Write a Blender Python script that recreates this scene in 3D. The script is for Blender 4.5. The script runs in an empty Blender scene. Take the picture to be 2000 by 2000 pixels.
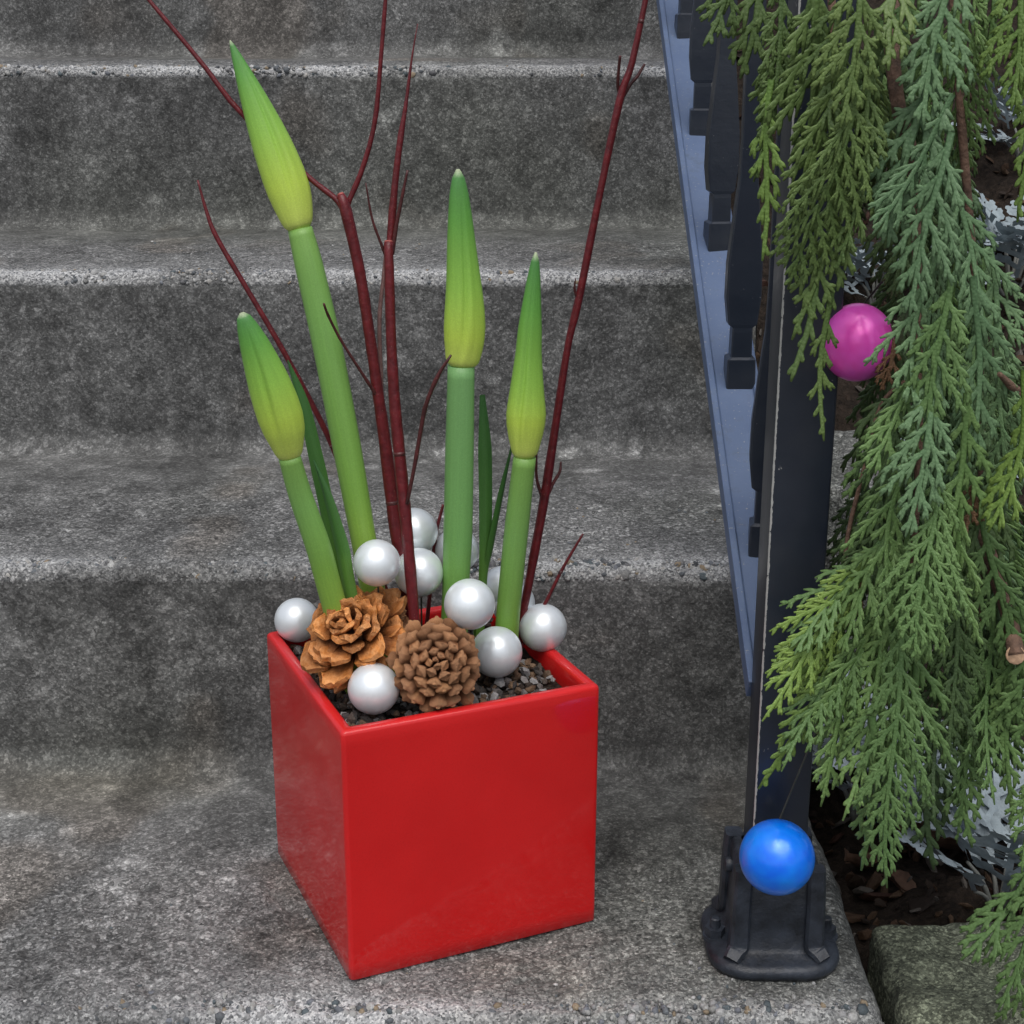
import bpy, math, random
import numpy as np
from mathutils import Vector, Matrix
random.seed(7)
rng = np.random.default_rng(7)
sc = bpy.context.scene
COL = sc.collection

# ------------------------------------------------------------------ camera
CF, CTH, CROLL, CYAW = 3002.49, 0.312546, 0.000966, 0.001151
CC = Vector((0.1235, -0.76763, 0.56017))
Fw = Vector((math.sin(CYAW)*math.cos(CTH), math.cos(CYAW)*math.cos(CTH), -math.sin(CTH)))
Rt0 = Vector((math.cos(CYAW), -math.sin(CYAW), 0)); Up0 = Rt0.cross(Fw)
Rt = Rt0*math.cos(CROLL)+Up0*math.sin(CROLL); Up = Up0*math.cos(CROLL)-Rt0*math.sin(CROLL)
cd = bpy.data.cameras.new('camera'); cam = bpy.data.objects.new('camera', cd); COL.objects.link(cam)
cd.sensor_width = 36; cd.lens = 36*CF/2000; cd.clip_start = 0.02; cd.clip_end = 500
M = Matrix((Rt, Up, -Fw)).transposed().to_4x4(); M.translation = CC
cam.matrix_world = M; sc.camera = cam
sc.render.resolution_x = sc.render.resolution_y = 1024

# ------------------------------------------------------------------ light
SUN_EL, SUN_AZ = math.radians(64), math.radians(192)      # azimuth measured from +Y towards +X... behind the camera
w = bpy.data.worlds.new('World'); sc.world = w; w.use_nodes = True
nt = w.node_tree; bg = nt.nodes['Background']
sky = nt.nodes.new('ShaderNodeTexSky'); sky.sky_type = 'NISHITA'; sky.sun_disc = False
sky.sun_elevation = SUN_EL; sky.sun_rotation = SUN_AZ; sky.dust_density = 4; sky.air_density = 1.0
hs = nt.nodes.new('ShaderNodeHueSaturation'); hs.inputs['Saturation'].default_value = 0.5
nt.links.new(sky.outputs[0], hs.inputs['Color']); nt.links.new(hs.outputs[0], bg.inputs[0])
bg.inputs[1].default_value = 0.12
sl = bpy.data.lights.new('sun', 'SUN'); sl.energy = 1.3; sl.angle = math.radians(50); sl.color = (1, .985, .96)
sun = bpy.data.objects.new('sun', sl); COL.objects.link(sun)
sdir = Vector((math.sin(SUN_AZ)*math.cos(SUN_EL)*-1, math.cos(SUN_AZ)*math.cos(SUN_EL), math.sin(SUN_EL)))
sun.rotation_euler = (-sdir).to_track_quat('-Z', 'Y').to_euler(); sun.location = (0, 0, 4)
vs = sc.view_settings; vs.view_transform = 'Standard'; vs.look = 'None'; vs.gamma = 1; vs.exposure = 0.2
vs.use_curve_mapping = False
sc.cycles.max_bounces = 6; sc.cycles.diffuse_bounces = 3; sc.cycles.glossy_bounces = 3; sc.cycles.transmission_bounces = 2

# ------------------------------------------------------------------ helpers
V = 2000/1932
def ray(x, y):
    x, y = x*V, y*V
    return Fw + Rt*((x-1000)/CF) - Up*((y-1000)/CF)
def py(x, y, Y):
    d = ray(x, y); return CC + d*((Y-CC.y)/d.y)
def pz(x, y, Z):
    d = ray(x, y); return CC + d*((Z-CC.z)/d.z)
def pix_size(P):                     # metres per view pixel at P
    return (Vector(P)-CC).dot(Fw)/CF*V

def vnoise(P, scale, seed=0):
    P = np.asarray(P, float)*scale
    i = np.floor(P).astype(np.int64); f = P-i; f = f*f*(3-2*f)
    def h(a, b, c):
        n = (a*374761393+b*668265263+c*2147483647+seed*1274126177) & 0xffffffff
        n = ((n ^ (n >> 13))*1274126177) & 0xffffffff
        n = ((n ^ (n >> 16))*2246822519) & 0xffffffff
        return ((n ^ (n >> 15)) & 0xffff)/65535.0
    r = 0
    for dx in (0, 1):
        for dy in (0, 1):
            for dz in (0, 1):
                wgt = (f[:, 0] if dx else 1-f[:, 0])*(f[:, 1] if dy else 1-f[:, 1])*(f[:, 2] if dz else 1-f[:, 2])
                r = r+wgt*h(i[:, 0]+dx, i[:, 1]+dy, i[:, 2]+dz)
    return r*2-1
def fbm(P, scale, octs=3, seed=0):
    r = 0; a = 1
    for o in range(octs):
        r = r+a*vnoise(P, scale*2**o, seed+o); a *= .5
    return r

def mesh_np(name, verts, faces, smooth=True):
    me = bpy.data.meshes.new(name)
    verts = np.asarray(verts, np.float32)
    if isinstance(faces, np.ndarray):
        n, k = faces.shape
        me.vertices.add(len(verts)); me.vertices.foreach_set('co', verts.ravel())
        me.loops.add(n*k); me.loops.foreach_set('vertex_index', faces.astype(np.int32).ravel())
        me.polygons.add(n); me.polygons.foreach_set('loop_start', np.arange(0, n*k, k, dtype=np.int32))
        me.polygons.foreach_set('loop_total', np.full(n, k, dtype=np.int32))
    else:
        me.from_pydata([tuple(map(float, v)) for v in verts], [], faces)
    me.polygons.foreach_set('use_smooth', np.full(len(me.polygons), smooth, dtype=bool))
    me.update(); me.validate()
    return me
def attr_f(me, name, vals):
    a = me.attributes.new(name, 'FLOAT', 'POINT'); a.data.foreach_set('value', np.asarray(vals, np.float32))
def attr_v(me, name, vals):
    a = me.attributes.new(name, 'FLOAT_VECTOR', 'POINT'); a.data.foreach_set('vector', np.asarray(vals, np.float32).ravel())

class MB:
    def __init__(s): s.v = []; s.f = []; s.lc = []
    def add(s, vs_, fs, lc=None):
        o = len(s.v); s.v += [tuple(v) for v in vs_]; s.f += [tuple(i+o for i in f) for f in fs]
        s.lc += lc if lc else [(0, 0, 0)]*len(vs_)
    def ring_tube(s, pts, radii, n=10, ell=1.0, xref=None, lobes=None, cap=True):
        """tube along pts; ell flattens the 2nd axis; lobes(theta,u)->radius factor"""
        pts = [Vector(p) for p in pts]; m = len(pts); vs_ = []; lc = []; fs = []
        x = None
        for i, p in enumerate(pts):
            t = (pts[min(i+1, m-1)]-pts[max(i-1, 0)]).normalized()
            if x is None:
                x = Vector(xref) if xref else (Vector((1, 0, 0)) if abs(t.x) < .9 else Vector((0, 1, 0)))
            x = (x-t*x.dot(t)).normalized(); y = t.cross(x)
            u = i/(m-1)
            for j in range(n):
                a = 2*math.pi*j/n; r = radii[i]*(lobes(a, u) if lobes else 1)
                vs_.append(p+x*(r*math.cos(a))+y*(r*ell*math.sin(a))); lc.append((math.cos(a), math.sin(a), u))
        for i in range(m-1):
            for j in range(n):
                k = (j+1) % n; fs.append((i*n+j, i*n+k, (i+1)*n+k, (i+1)*n+j))
        if cap:
            fs.append(tuple(range(n-1, -1, -1))); fs.append(tuple((m-1)*n+j for j in range(n)))
        s.add(vs_, fs, lc)
    def box(s, c, d, rot=None):
        c = Vector(c); vs_ = []
        for z in (-.5, .5):
            for y in (-.5, .5):
                for x in (-.5, .5):
                    q = Vector((x*d[0], y*d[1], z*d[2])); vs_.append(c+(rot @ q if rot else q))
        s.add(vs_, [(0, 2, 3, 1), (4, 5, 7, 6), (0, 1, 5, 4), (2, 6, 7, 3), (0, 4, 6, 2), (1, 3, 7, 5)])
    def sphere(s, c, r, nu=32, nv=20, sc_=(1, 1, 1)):
        vs_ = [(c[0], c[1], c[2]+r*sc_[2])]; fs = []
        for i in range(1, nv):
            a = math.pi*i/nv
            for j in range(nu):
                b = 2*math.pi*j/nu
                vs_.append((c[0]+r*sc_[0]*math.sin(a)*math.cos(b), c[1]+r*sc_[1]*math.sin(a)*math.sin(b), c[2]+r*sc_[2]*math.cos(a)))
        vs_.append((c[0], c[1], c[2]-r*sc_[2])); L = len(vs_)-1
        for j in range(nu):
            k = (j+1) % nu; fs.append((0, 1+j, 1+k)); b = 1+(nv-2)*nu; fs.append((L, b+k, b+j))
        for i in range(nv-2):
            for j in range(nu):
                k = (j+1) % nu; a = 1+i*nu; fs.append((a+j, a+nu+j, a+nu+k, a+k))
        s.add(vs_, fs)
    def mesh(s, name, org=(0, 0, 0), smooth=True, lc=False):
        o = Vector(org)
        me = mesh_np(name, [tuple(Vector(v)-o) for v in s.v], s.f, smooth)
        if lc: attr_v(me, 'lc', s.lc)
        return me

def link(name, me, mat, parent=None, loc=None):
    o = bpy.data.objects.new(name, me); COL.objects.link(o)
    if mat is not None and me is not None and not me.materials: me.materials.append(mat)
    if parent: o.parent = parent
    if loc is not None: o.location = loc
    return o
def tag(o, label=None, cat=None, group=None, kind=None):
    if label: o['label'] = label
    if cat: o['category'] = cat
    if group: o['group'] = group
    if kind: o['kind'] = kind
    return o
def thing(name, loc, label, cat, group=None):
    o = bpy.data.objects.new(name, None); COL.objects.link(o); o.location = loc; o.empty_display_size = .02
    return tag(o, label, cat, group)
def bevel(o, w_, seg=3, ang=40):
    m = o.modifiers.new('bevel', 'BEVEL'); m.width = w_; m.segments = seg; m.limit_method = 'ANGLE'; m.angle_limit = math.radians(ang)
    m.harden_normals = False
    return o
def smooth_path(pts, n=24):
    """Catmull-Rom through pts"""
    P = [Vector(p) for p in pts]; P = [P[0]*2-P[1]]+P+[P[-1]*2-P[-2]]
    out = []; segs = len(P)-3
    for i in range(n):
        t = i/(n-1)*segs; k = min(int(t), segs-1); t -= k
        a, b, c, d = P[k:k+4]
        out.append(.5*((2*b)+(c-a)*t+(2*a-5*b+4*c-d)*t*t+(3*b-a-3*c+d)*t**3))
    return out
def lerp_list(xs, n):
    return np.interp(np.linspace(0, 1, n), np.linspace(0, 1, len(xs)), xs).tolist()

# ------------------------------------------------------------------ materials
class NT:
    def __init__(s, name):
        s.m = bpy.data.materials.new(name); s.m.use_nodes = True; s.t = s.m.node_tree
        s.b = s.t.nodes['Principled BSDF']; s.out = s.t.nodes['Material Output']
    def n(s, typ, **kw):
        nd = s.t.nodes.new('ShaderNode'+typ)
        for k, v in kw.items():
            if k.startswith('i_'):
                key = k[2:]; key = int(key) if key.isdigit() else key.replace('_', ' ')
                s.set(nd.inputs[key], v)
            else: setattr(nd, k, v)
        return nd
    def set(s, inp, v):
        if isinstance(v, bpy.types.NodeSocket): s.t.links.new(v, inp)
        elif isinstance(v, tuple) and len(v) == 3 and inp.type == 'RGBA': inp.default_value = (*v, 1)
        else: inp.default_value = v
    def coord(s): return s.n('TexCoord').outputs['Object']
    def noise(s, co, scale, detail=4, rough=.6, out='Fac'):
        return s.n('TexNoise', i_Vector=co, i_Scale=scale, i_Detail=float(detail), i_Roughness=rough).outputs[out]
    def vor(s, co, scale, feature='F1', out='Distance', rnd=1.0):
        return s.n('TexVoronoi', feature=feature, i_Vector=co, i_Scale=scale, i_Randomness=rnd).outputs[out]
    def ramp(s, fac, stops):
        r = s.n('ValToRGB'); cr = r.color_ramp
        while len(cr.elements) < len(stops): cr.elements.new(.5)
        for e, (p_, c) in zip(cr.elements, stops):
            e.position = p_; e.color = (*c, 1) if isinstance(c, tuple) else (c, c, c, 1)
        s.set(r.inputs[0], fac); return r.outputs[0]
    def mix(s, fac, a, b, mode='MIX'):
        m = s.n('MixRGB', blend_type=mode); s.set(m.inputs[0], fac); s.set(m.inputs[1], a); s.set(m.inputs[2], b); return m.outputs[0]
    def math(s, op, a, b=0.0):
        m = s.n('Math', operation=op); s.set(m.inputs[0], a); s.set(m.inputs[1], b); return m.outputs[0]
    def attr(s, name, out='Fac'): return s.n('Attribute', attribute_name=name).outputs[out]
    def bump(s, h, dist, strength=1.0, prev=None):
        b = s.n('Bump', i_Height=h, i_Distance=dist, i_Strength=strength)
        if prev is not None: s.set(b.inputs['Normal'], prev)
        return b.outputs[0]
    def done(s, col=None, rough=.6, metal=0., spec=.5, normal=None, coat=0., coat_r=.05, sss=0., trans=None, aniso=None):
        b = s.b
        if col is not None: s.set(b.inputs['Base Color'], col)
        s.set(b.inputs['Roughness'], rough); s.set(b.inputs['Metallic'], metal); s.set(b.inputs['Specular IOR Level'], spec)
        if normal is not None: s.set(b.inputs['Normal'], normal)
        if coat: s.set(b.inputs['Coat Weight'], coat); s.set(b.inputs['Coat Roughness'], coat_r)
        if False:
            s.set(b.inputs['Subsurface Weight'], sss); b.inputs['Subsurface Radius'].default_value = (.4, 1, .1); b.inputs['Subsurface Scale'].default_value = .003
        if trans is not None:
            tr = s.n('BsdfTranslucent'); s.set(tr.inputs[0], col); ms = s.n('MixShader', i_0=trans)
            s.t.links.new(b.outputs[0], ms.inputs[1]); s.t.links.new(tr.outputs[0], ms.inputs[2]); s.t.links.new(ms.outputs[0], s.out.inputs[0])
        return s.m

def concrete_mat(name):
    m = NT(name); co = m.coord()
    fine = m.noise(co, 330, 2, .7)
    cell = m.n('TexVoronoi', feature='F1', i_Vector=co, i_Scale=330.0)
    cellv = m.n('SeparateColor', i_0=cell.outputs['Color']).outputs[0]
    cell2 = m.n('TexVoronoi', feature='F1', i_Vector=co, i_Scale=760.0)
    cellv2 = m.n('SeparateColor', i_0=cell2.outputs['Color']).outputs[0]
    agg = m.ramp(cellv, [(0, (.03, .032, .034)), (.3, (.085, .086, .084)), (.6, (.15, .15, .147)), (.82, (.23, .23, .227)), (1, (.52, .52, .51))])
    agg2 = m.ramp(cellv2, [(0, (.03, .03, .03)), (.45, (.11, .11, .108)), (.8, (.25, .25, .246)), (1, (.62, .62, .61))])
    c = m.mix(.22, m.mix(.5, agg, agg2), (.138, .139, .136))
    c = m.mix(1, c, m.ramp(fine, [(.25, .45), (.5, 1.0), (.75, 1.6)]), 'MULTIPLY')
    c = m.mix(1, c, m.attr('stain', 'Color'), 'MULTIPLY')
    wr = m.n('Clamp', i_0=m.math('MULTIPLY', m.attr('wear'), m.math('ADD', .35, m.math('MULTIPLY', fine, 1.1)))).outputs[0]
    pale = m.ramp(cellv2, [(0, (.10, .105, .11)), (.22, (.24, .245, .25)), (.55, (.42, .425, .43)), (1, (.64, .64, .63))])
    c = m.mix(wr, c, pale)
    sk = m.attr('skin')      # smooth trowelled rear of the tread and cove
    c = m.mix(m.math('MULTIPLY', sk, .50), c, m.mix(1, (.118, .119, .116), m.attr('stain', 'Color'), 'MULTIPLY'))
    h = fine
    h = m.math('MULTIPLY', h, m.math('SUBTRACT', 1.0, m.math('MULTIPLY', sk, .85)))
    return m.done(c, rough=.86, spec=.28, normal=m.bump(h, .0020, .9))
def stain_cols(P, moss=0.0, dark=None):
    """weathering as vertex colours: dirt patches, algae, rust, by position only"""
    b = fbm(P, 5.0, 4, 101); md = fbm(P, 30, 4, 111); sm = fbm(P, 120, 3, 121)
    g = np.clip(.80+.15*b+.20*md+.20*sm, .34, 1.5)[:, None]
    col = np.ones((len(P), 3))*g
    al = np.clip(.4*fbm(P, 3.3, 3, 131)+moss*.5, 0, .3+.5*moss)[:, None]
    col = col*(1-al+al*np.array([(.84, .90, .70) if not moss else (.62, .78, .30)]))
    ru = np.clip(fbm(P, 9.0, 3, 141)-.45, 0, .35)[:, None]
    col = col*(1-ru+ru*np.array([(1.0, .82, .66)]))
    stk = fbm(np.stack([P[:, 0]*45, P[:, 1]*9, P[:, 2]*5], -1), 1.0, 3, 171)   # drip streaks down the risers
    col = col*(1+.16*stk)[:, None]
    li = np.clip(fbm(P, 46, 2, 151)-.52, 0, 1)[:, None]*np.clip(fbm(P, 4.5, 2, 161)+.4, 0, 1)[:, None]
    return col*(1+2.2*li)
def attr_c(me, name, vals):
    a = me.attributes.new(name, 'FLOAT_COLOR', 'POINT'); v = np.concatenate([vals, np.ones((len(vals), 1))], 1)
    a.data.foreach_set('color', v.astype(np.float32).ravel())
def simple(name, col, rough=.5, metal=0., spec=.5, noise_amt=.15, nscale=60, bumpd=0., bscale=200, coat=0.):
    m = NT(name); co = m.coord(); n = m.noise(co, nscale, 4)
    dk = tuple(c*(1-noise_amt) for c in col); lt = tuple(min(1, c*(1+noise_amt)) for c in col)
    c = m.ramp(n, [(.3, dk), (.7, lt)])
    nb = m.bump(m.noise(co, bscale, 3), bumpd) if bumpd else None
    return m.done(c, rough, metal, spec, nb, coat)

MAT = {}
MAT['concrete'] = concrete_mat('concrete')
MAT['stone'] = MAT['concrete']
def m_pebble():
    m = NT('pebble'); c = m.attr('tint', 'Color')
    n = m.noise(m.coord(), 700, 3); c = m.mix(.5, c, m.mix(1, c, m.ramp(n, [(.3, .5), (.7, 1.4)]), 'MULTIPLY'))
    return m.done(c, .75, spec=.35, normal=m.bump(n, .0006))
MAT['pebble'] = m_pebble()
def m_planter():
    m = NT('red_glaze'); co = m.coord()
    n = m.noise(co, 14, 3); c = m.ramp(n, [(.3, (.56, .0085, .0090)), (.7, (.63, .0115, .0120))])
    sp = m.noise(co, 900, 2); c = m.mix(m.ramp(sp, [(.5, 0.0), (.8, .25)]), c, (.30, .006, .008))
    ed = m.attr('edge_highlight'); c = m.mix(m.math('MULTIPLY', ed, .5), c, (.66, .025, .028))  # lighter red along edges and rim, a painted highlight
    nb = m.bump(m.noise(co, 420, 3), .00025, .6); nb = m.bump(m.noise(co, 22, 2), .0016, .35, nb)
    return m.done(c, .5, spec=.12, normal=nb, coat=.75, coat_r=.07)
MAT['red'] = m_planter()
def m_pearl():
    m = NT('pearl_white'); co = m.coord()
    c = m.ramp(m.noise(co, 120, 3), [(.3, (.80, .85, .88)), (.7, (.87, .91, .93))])
    return m.done(c, .36, metal=.40, spec=.5, normal=m.bump(m.noise(co, 900, 2), .0001, .5))
MAT['pearl'] = m_pearl()
MAT['silver'] = simple('silver_cap', (.6, .6, .58), .3, 1.0)
MAT['wire'] = simple('wire', (.10, .11, .09), .5, .6)
def m_foil(name, c0, c1):
    m = NT(name); co = m.coord()
    c = m.ramp(m.noise(co, 45, 3), [(.35, c0), (.65, c1)])
    nb = m.bump(m.noise(co, 38, 2), .006, .42)
    return m.done(c, .30, metal=.15, spec=.5, normal=nb, coat=.55, coat_r=.14)
MAT['blue'] = m_foil('blue_satin', (.0, .15, .92), (.001, .25, .98))
MAT['pink'] = m_foil('pink_satin', (.90, .07, .52), (.94, .13, .70))
def m_stalk(name, stops, tint):
    m = NT(name); lc = m.attr('lc', 'Vector'); sep = m.n('SeparateXYZ', i_0=lc); u = sep.outputs[2]
    c = m.ramp(u, stops)
    st = m.n('VectorMath', operation='MULTIPLY', i_0=lc); st.inputs[1].default_value = (2.6, 2.6, 2.0)
    n = m.noise(st.outputs[0], 1.6, 4); c = m.mix(.24, c, m.mix(1, c, m.ramp(n, [(.3, tuple(.72*t for t in tint)), (.7, (1.2, 1.2, 1.15))]), 'MULTIPLY'))
    n2 = m.noise(m.coord(), 1500, 2); c = m.mix(.18, c, m.mix(1, c, m.ramp(n2, [(.4, .6), (.7, 1.5)]), 'MULTIPLY'))
    return m.done(c, .42, spec=.4, normal=m.bump(n, .0008, .25))
MAT['stem'] = m_stalk('amaryllis_stem', [(0, (.27, .40, .05)), (.35, (.20, .385, .065)), (.7, (.19, .385, .095)), (1, (.19, .36, .08))], (.95, 1, .95))
MAT['stem_blue'] = m_stalk('amaryllis_stem_bluish', [(0, (.20, .39, .06)), (.45, (.165, .37, .10)), (1, (.175, .37, .13))], (.95, 1, 1))
MAT['bud'] = m_stalk('amaryllis_bud', [(0, (.56, .66, .16)), (.07, (.52, .64, .12)), (.28, (.46, .62, .085)), (.55, (.27, .50, .075)), (.82, (.125, .34, .06)), (.97, (.075, .24, .06)), (1, (.4, .45, .3))], (.9, .97, .85))
MAT['leaf'] = m_stalk('amaryllis_leaf', [(0, (.14, .28, .045)), (.5, (.065, .175, .035)), (1, (.045, .135, .04))], (.9, 1, .9))
def m_twig(name, c0, c1):
    m = NT(name); co = m.coord(); n = m.noise(co, 160, 4)
    c = m.ramp(n, [(.3, c0), (.7, c1)])
    l = m.vor(co, 330); c = m.mix(m.ramp(l, [(.05, .7), (.13, 0.0)]), c, (.25, .11, .09))
    return m.done(c, .42, spec=.45, normal=m.bump(n, .0012, .6))
MAT['twig'] = m_twig('dogwood_bark', (.075, .0050, .0080), (.150, .012, .016))
MAT['twig_dark'] = m_twig('dogwood_twig', (.045, .012, .012), (.10, .022, .022))
MAT['twig_old'] = m_twig('withered_twig', (.12, .06, .055), (.20, .11, .10))
MAT['cut'] = simple('cut_wood', (.36, .09, .075), .7, nscale=500, noise_amt=.35)
def m_cone(name, a, b, tipc):
    m = NT(name); co = m.coord(); n = m.noise(co, 90, 4, .65); c = m.ramp(n, [(.3, a), (.7, b)])
    tp = m.attr('tip'); f = m.math('MULTIPLY', tp, m.ramp(m.noise(co, 240, 3), [(.35, .15), (.65, .9)])); c = m.mix(f, c, tipc); c = m.mix(1, c, m.ramp(tp, [(0, (.10, .08, .07)), (.35, (.35, .30, .26)), (.75, .95), (1, 1.08)]), 'MULTIPLY'); c = m.mix(1, c, m.ramp(m.n('ObjectInfo').outputs['Random'], [(0, (.62, .58, .52)), (.5, 1.0), (1, (1.25, 1.22, 1.1))]), 'MULTIPLY')  # ramp darkens scale bases, painting shade into the crevices between scales
    n2 = m.noise(co, 600, 3)
    return m.done(c, .72, spec=.3, normal=m.bump(m.math('ADD', n, m.math('MULTIPLY', n2, .5)), .0022, .8))
MAT['cone_a'] = m_cone('cone_orange', (.24, .072, .016), (.58, .205, .036), (.64, .31, .13))
MAT['cone_b'] = m_cone('cone_brown', (.29, .100, .036), (.52, .205, .078), (.68, .40, .23))
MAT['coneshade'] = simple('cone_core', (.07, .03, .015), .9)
MAT['soil'] = simple('soil', (.022, .016, .012), .95, noise_amt=.6, nscale=120, bumpd=.006, bscale=150, spec=.2)
MAT['potsoil'] = simple('potting_soil', (.03, .022, .017), .95, noise_amt=.6, nscale=300, bumpd=.004, bscale=300, spec=.2)
def m_iron():
    m = NT('painted_iron'); co = m.coord()
    n = m.noise(co, 26, 4); c = m.ramp(n, [(.3, (.0125, .0175, .029)), (.7, (.022, .028, .041))])
    ch = m.attr('chip'); cn = m.noise(co, 190, 4, .7)
    mask = m.math('GREATER_THAN', m.math('ADD', ch, cn), 1.12)
    sc_ = m.math('GREATER_THAN', m.noise(co, 95, 5, .75), .69)
    mask = m.math('MAXIMUM', mask, m.math('MULTIPLY', sc_, .6))
    c = m.mix(mask, c, (.42, .42, .40))
    d = m.ramp(m.noise(co, 9, 4), [(.5, 0.0), (.75, .35)]); c = m.mix(d, c, (.06, .06, .058))
    nb = m.bump(m.noise(co, 220, 2), .0003, .5); nb = m.bump(mask, .0004, -1.0, nb)
    return m.done(c, .30, spec=.6, normal=nb)
MAT['iron'] = m_iron()
def m_rail():
    m = NT('weathered_blue_paint'); co = m.coord()
    n = m.noise(co, 30, 4); c = m.ramp(n, [(.3, (.080, .120, .215)), (.7, (.112, .158, .26))])
    sp = m.ramp(m.noise(co, 420, 2), [(.66, 0.0), (.72, .7)]); c = m.mix(sp, c, (.3, .3, .29))
    d = m.ramp(m.noise(co, 60, 5, .7), [(.55, 0.0), (.75, .4)]); c = m.mix(d, c, (.05, .06, .075))
    return m.done(c, .5, spec=.45, normal=m.bump(n, .001, .4))
MAT['rail'] = m_rail()
MAT['iron_cast'] = simple('cast_black_iron', (.024, .029, .039), .42, noise_amt=.6, nscale=70, bumpd=.0006, bscale=260, spec=.45)
def m_cedar(name, a, b, tip):
    m = NT(name); co = m.coord(); oi = m.n('ObjectInfo').outputs['Random']
    n = m.noise(co, 35, 3); c = m.ramp(n, [(.3, a), (.7, b)])
    c = m.mix(m.math('MULTIPLY', m.attr('tip'), .7), c, tip)
    c = m.mix(1, c, m.ramp(oi, [(0, (.78, .80, .80)), (.5, 1.0), (1, (1.22, 1.16, 1.1))]), 'MULTIPLY')
    sc_ = m.vor(co, 620); c = m.mix(.5, c, m.mix(1, c, m.ramp(sc_, [(.1, 1.15), (.6, .75)]), 'MULTIPLY'))
    return m.done(c, .52, spec=.4, normal=m.bump(sc_, -.0005, .6))
MAT['cedar_olive'] = m_cedar('cedar_olive', (.060, .112, .030), (.090, .152, .040), (.15, .22, .068))
MAT['cedar_dead'] = m_cedar('cedar_dead', (.10, .055, .028), (.16, .085, .04), (.22, .12, .06))
MAT['cedar_green'] = m_cedar('cedar_green', (.072, .150, .042), (.108, .20, .060), (.18, .29, .10))
MAT['cedar_blue'] = m_cedar('cedar_bluegreen', (.080, .165, .068), (.118, .218, .098), (.19, .30, .15))
MAT['cedar_lime'] = m_cedar('cedar_lime', (.095, .18, .036), (.138, .24, .05), (.23, .34, .08))
MAT['cedar_shaded'] = m_cedar('cedar_shaded', (.036, .072, .024), (.054, .098, .034), (.085, .14, .05))  # darkened copy of the cedar colour, standing in for shade inside the garland
MAT['cedar_bark'] = simple('cedar_bark', (.13, .075, .05), .8, noise_amt=.5, nscale=150, bumpd=.002, bscale=200)
MAT['dusty'] = simple('silver_leaf', (.27, .32, .345), .75, noise_amt=.16, nscale=140, bumpd=.0006, bscale=500, spec=.25)
MAT['dusty_stem'] = simple('silver_stem', (.16, .165, .15), .8)
MAT['dead'] = simple('dead_leaf', (.115, .062, .038), .75, noise_amt=.45, nscale=90, bumpd=.001, bscale=220)
MAT['dkleaf'] = simple('dark_small_leaf', (.018, .028, .016), .45, noise_amt=.4)
MAT['ground'] = simple('pavement', (.12, .12, .117), .9, noise_amt=.4, nscale=90, spec=.25)

# ------------------------------------------------------------------ setting: ground and steps
RS, TR = .17, .30821
XL, XR = -.80, .348
gm = mesh_np('ground', [(-60, -60, -RS), (60, -60, -RS), (60, 60, -RS), (-60, 60, -RS)], [(0, 1, 2, 3)], False)
tag(link('ground', gm, MAT['ground']), kind='structure')

NST = 7
steps = bpy.data.objects.new('concrete_steps', None); COL.objects.link(steps); steps.location = (0, 0, -RS)
tag(steps, 'weathered grey concrete steps with worn pale nosings', None, None, 'structure')
def step_profile(k):
    """polyline of riser k and tread k: list (y, z, ny, nz, wear, skin)"""
    y0, z0, z1 = k*TR, (k-1)*RS, k*RS
    rc, rn = .020, .011                    # cove at foot, nosing radius
    out = []
    def seg(a, b, ds, f):
        n = max(2, int(math.hypot(b[0]-a[0], b[1]-a[1])/ds))
        for i in range(n):
            t = i/n; out.append(f(a[0]+(b[0]-a[0])*t, a[1]+(b[1]-a[1])*t))
    foot = y0+.004                         # risers lean back very slightly under the nose
    for i in range(10):                    # cove (concave)
        a = math.pi/2*i/10
        out.append((foot-rc+rc*math.sin(a), z0+rc-rc*math.cos(a), -math.sin(a), math.cos(a), 0, .9))
    def fr(y, z):
        dn = z1-z; return (y, z, -1, 0, .55*math.exp(-(dn/.007)**2), .70+.25*math.exp(-((z-z0)/.035)**2))
    seg((foot, z0+rc), (y0, z1-rn), .0028, fr)
    for i in range(8):
        a = math.pi/2*i/8
        out.append((y0+rn-rn*math.cos(a), z1-rn+rn*math.sin(a), -math.cos(a), math.sin(a), .6+.35*math.sin(a), 0))
    def ft(y, z):
        dn = y-y0-rn; return (y, z, 0, 1, .85*math.exp(-(dn/.008)**2)+.30*math.exp(-(dn/.036)**2), max(0, min(1, (dn-.12)/.12)))
    seg((y0+rn, z1), ((k+1)*TR+.004-rc, z1), .0028, ft)
    if k == NST-1:
        out += [(y0+1.5, z1, 0, 1, 0, 0)]
    else:
        out.append(((k+1)*TR+.004-rc, z1, 0, 1, 0, .9))
    return np.array(out)
xs = np.concatenate([np.arange(XL, XR-.012, .0032), np.linspace(XR-.012, XR, 6)])
edge_in = np.clip((xs-(XR-.010))/.010, 0, 1)
step_objs = []
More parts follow.
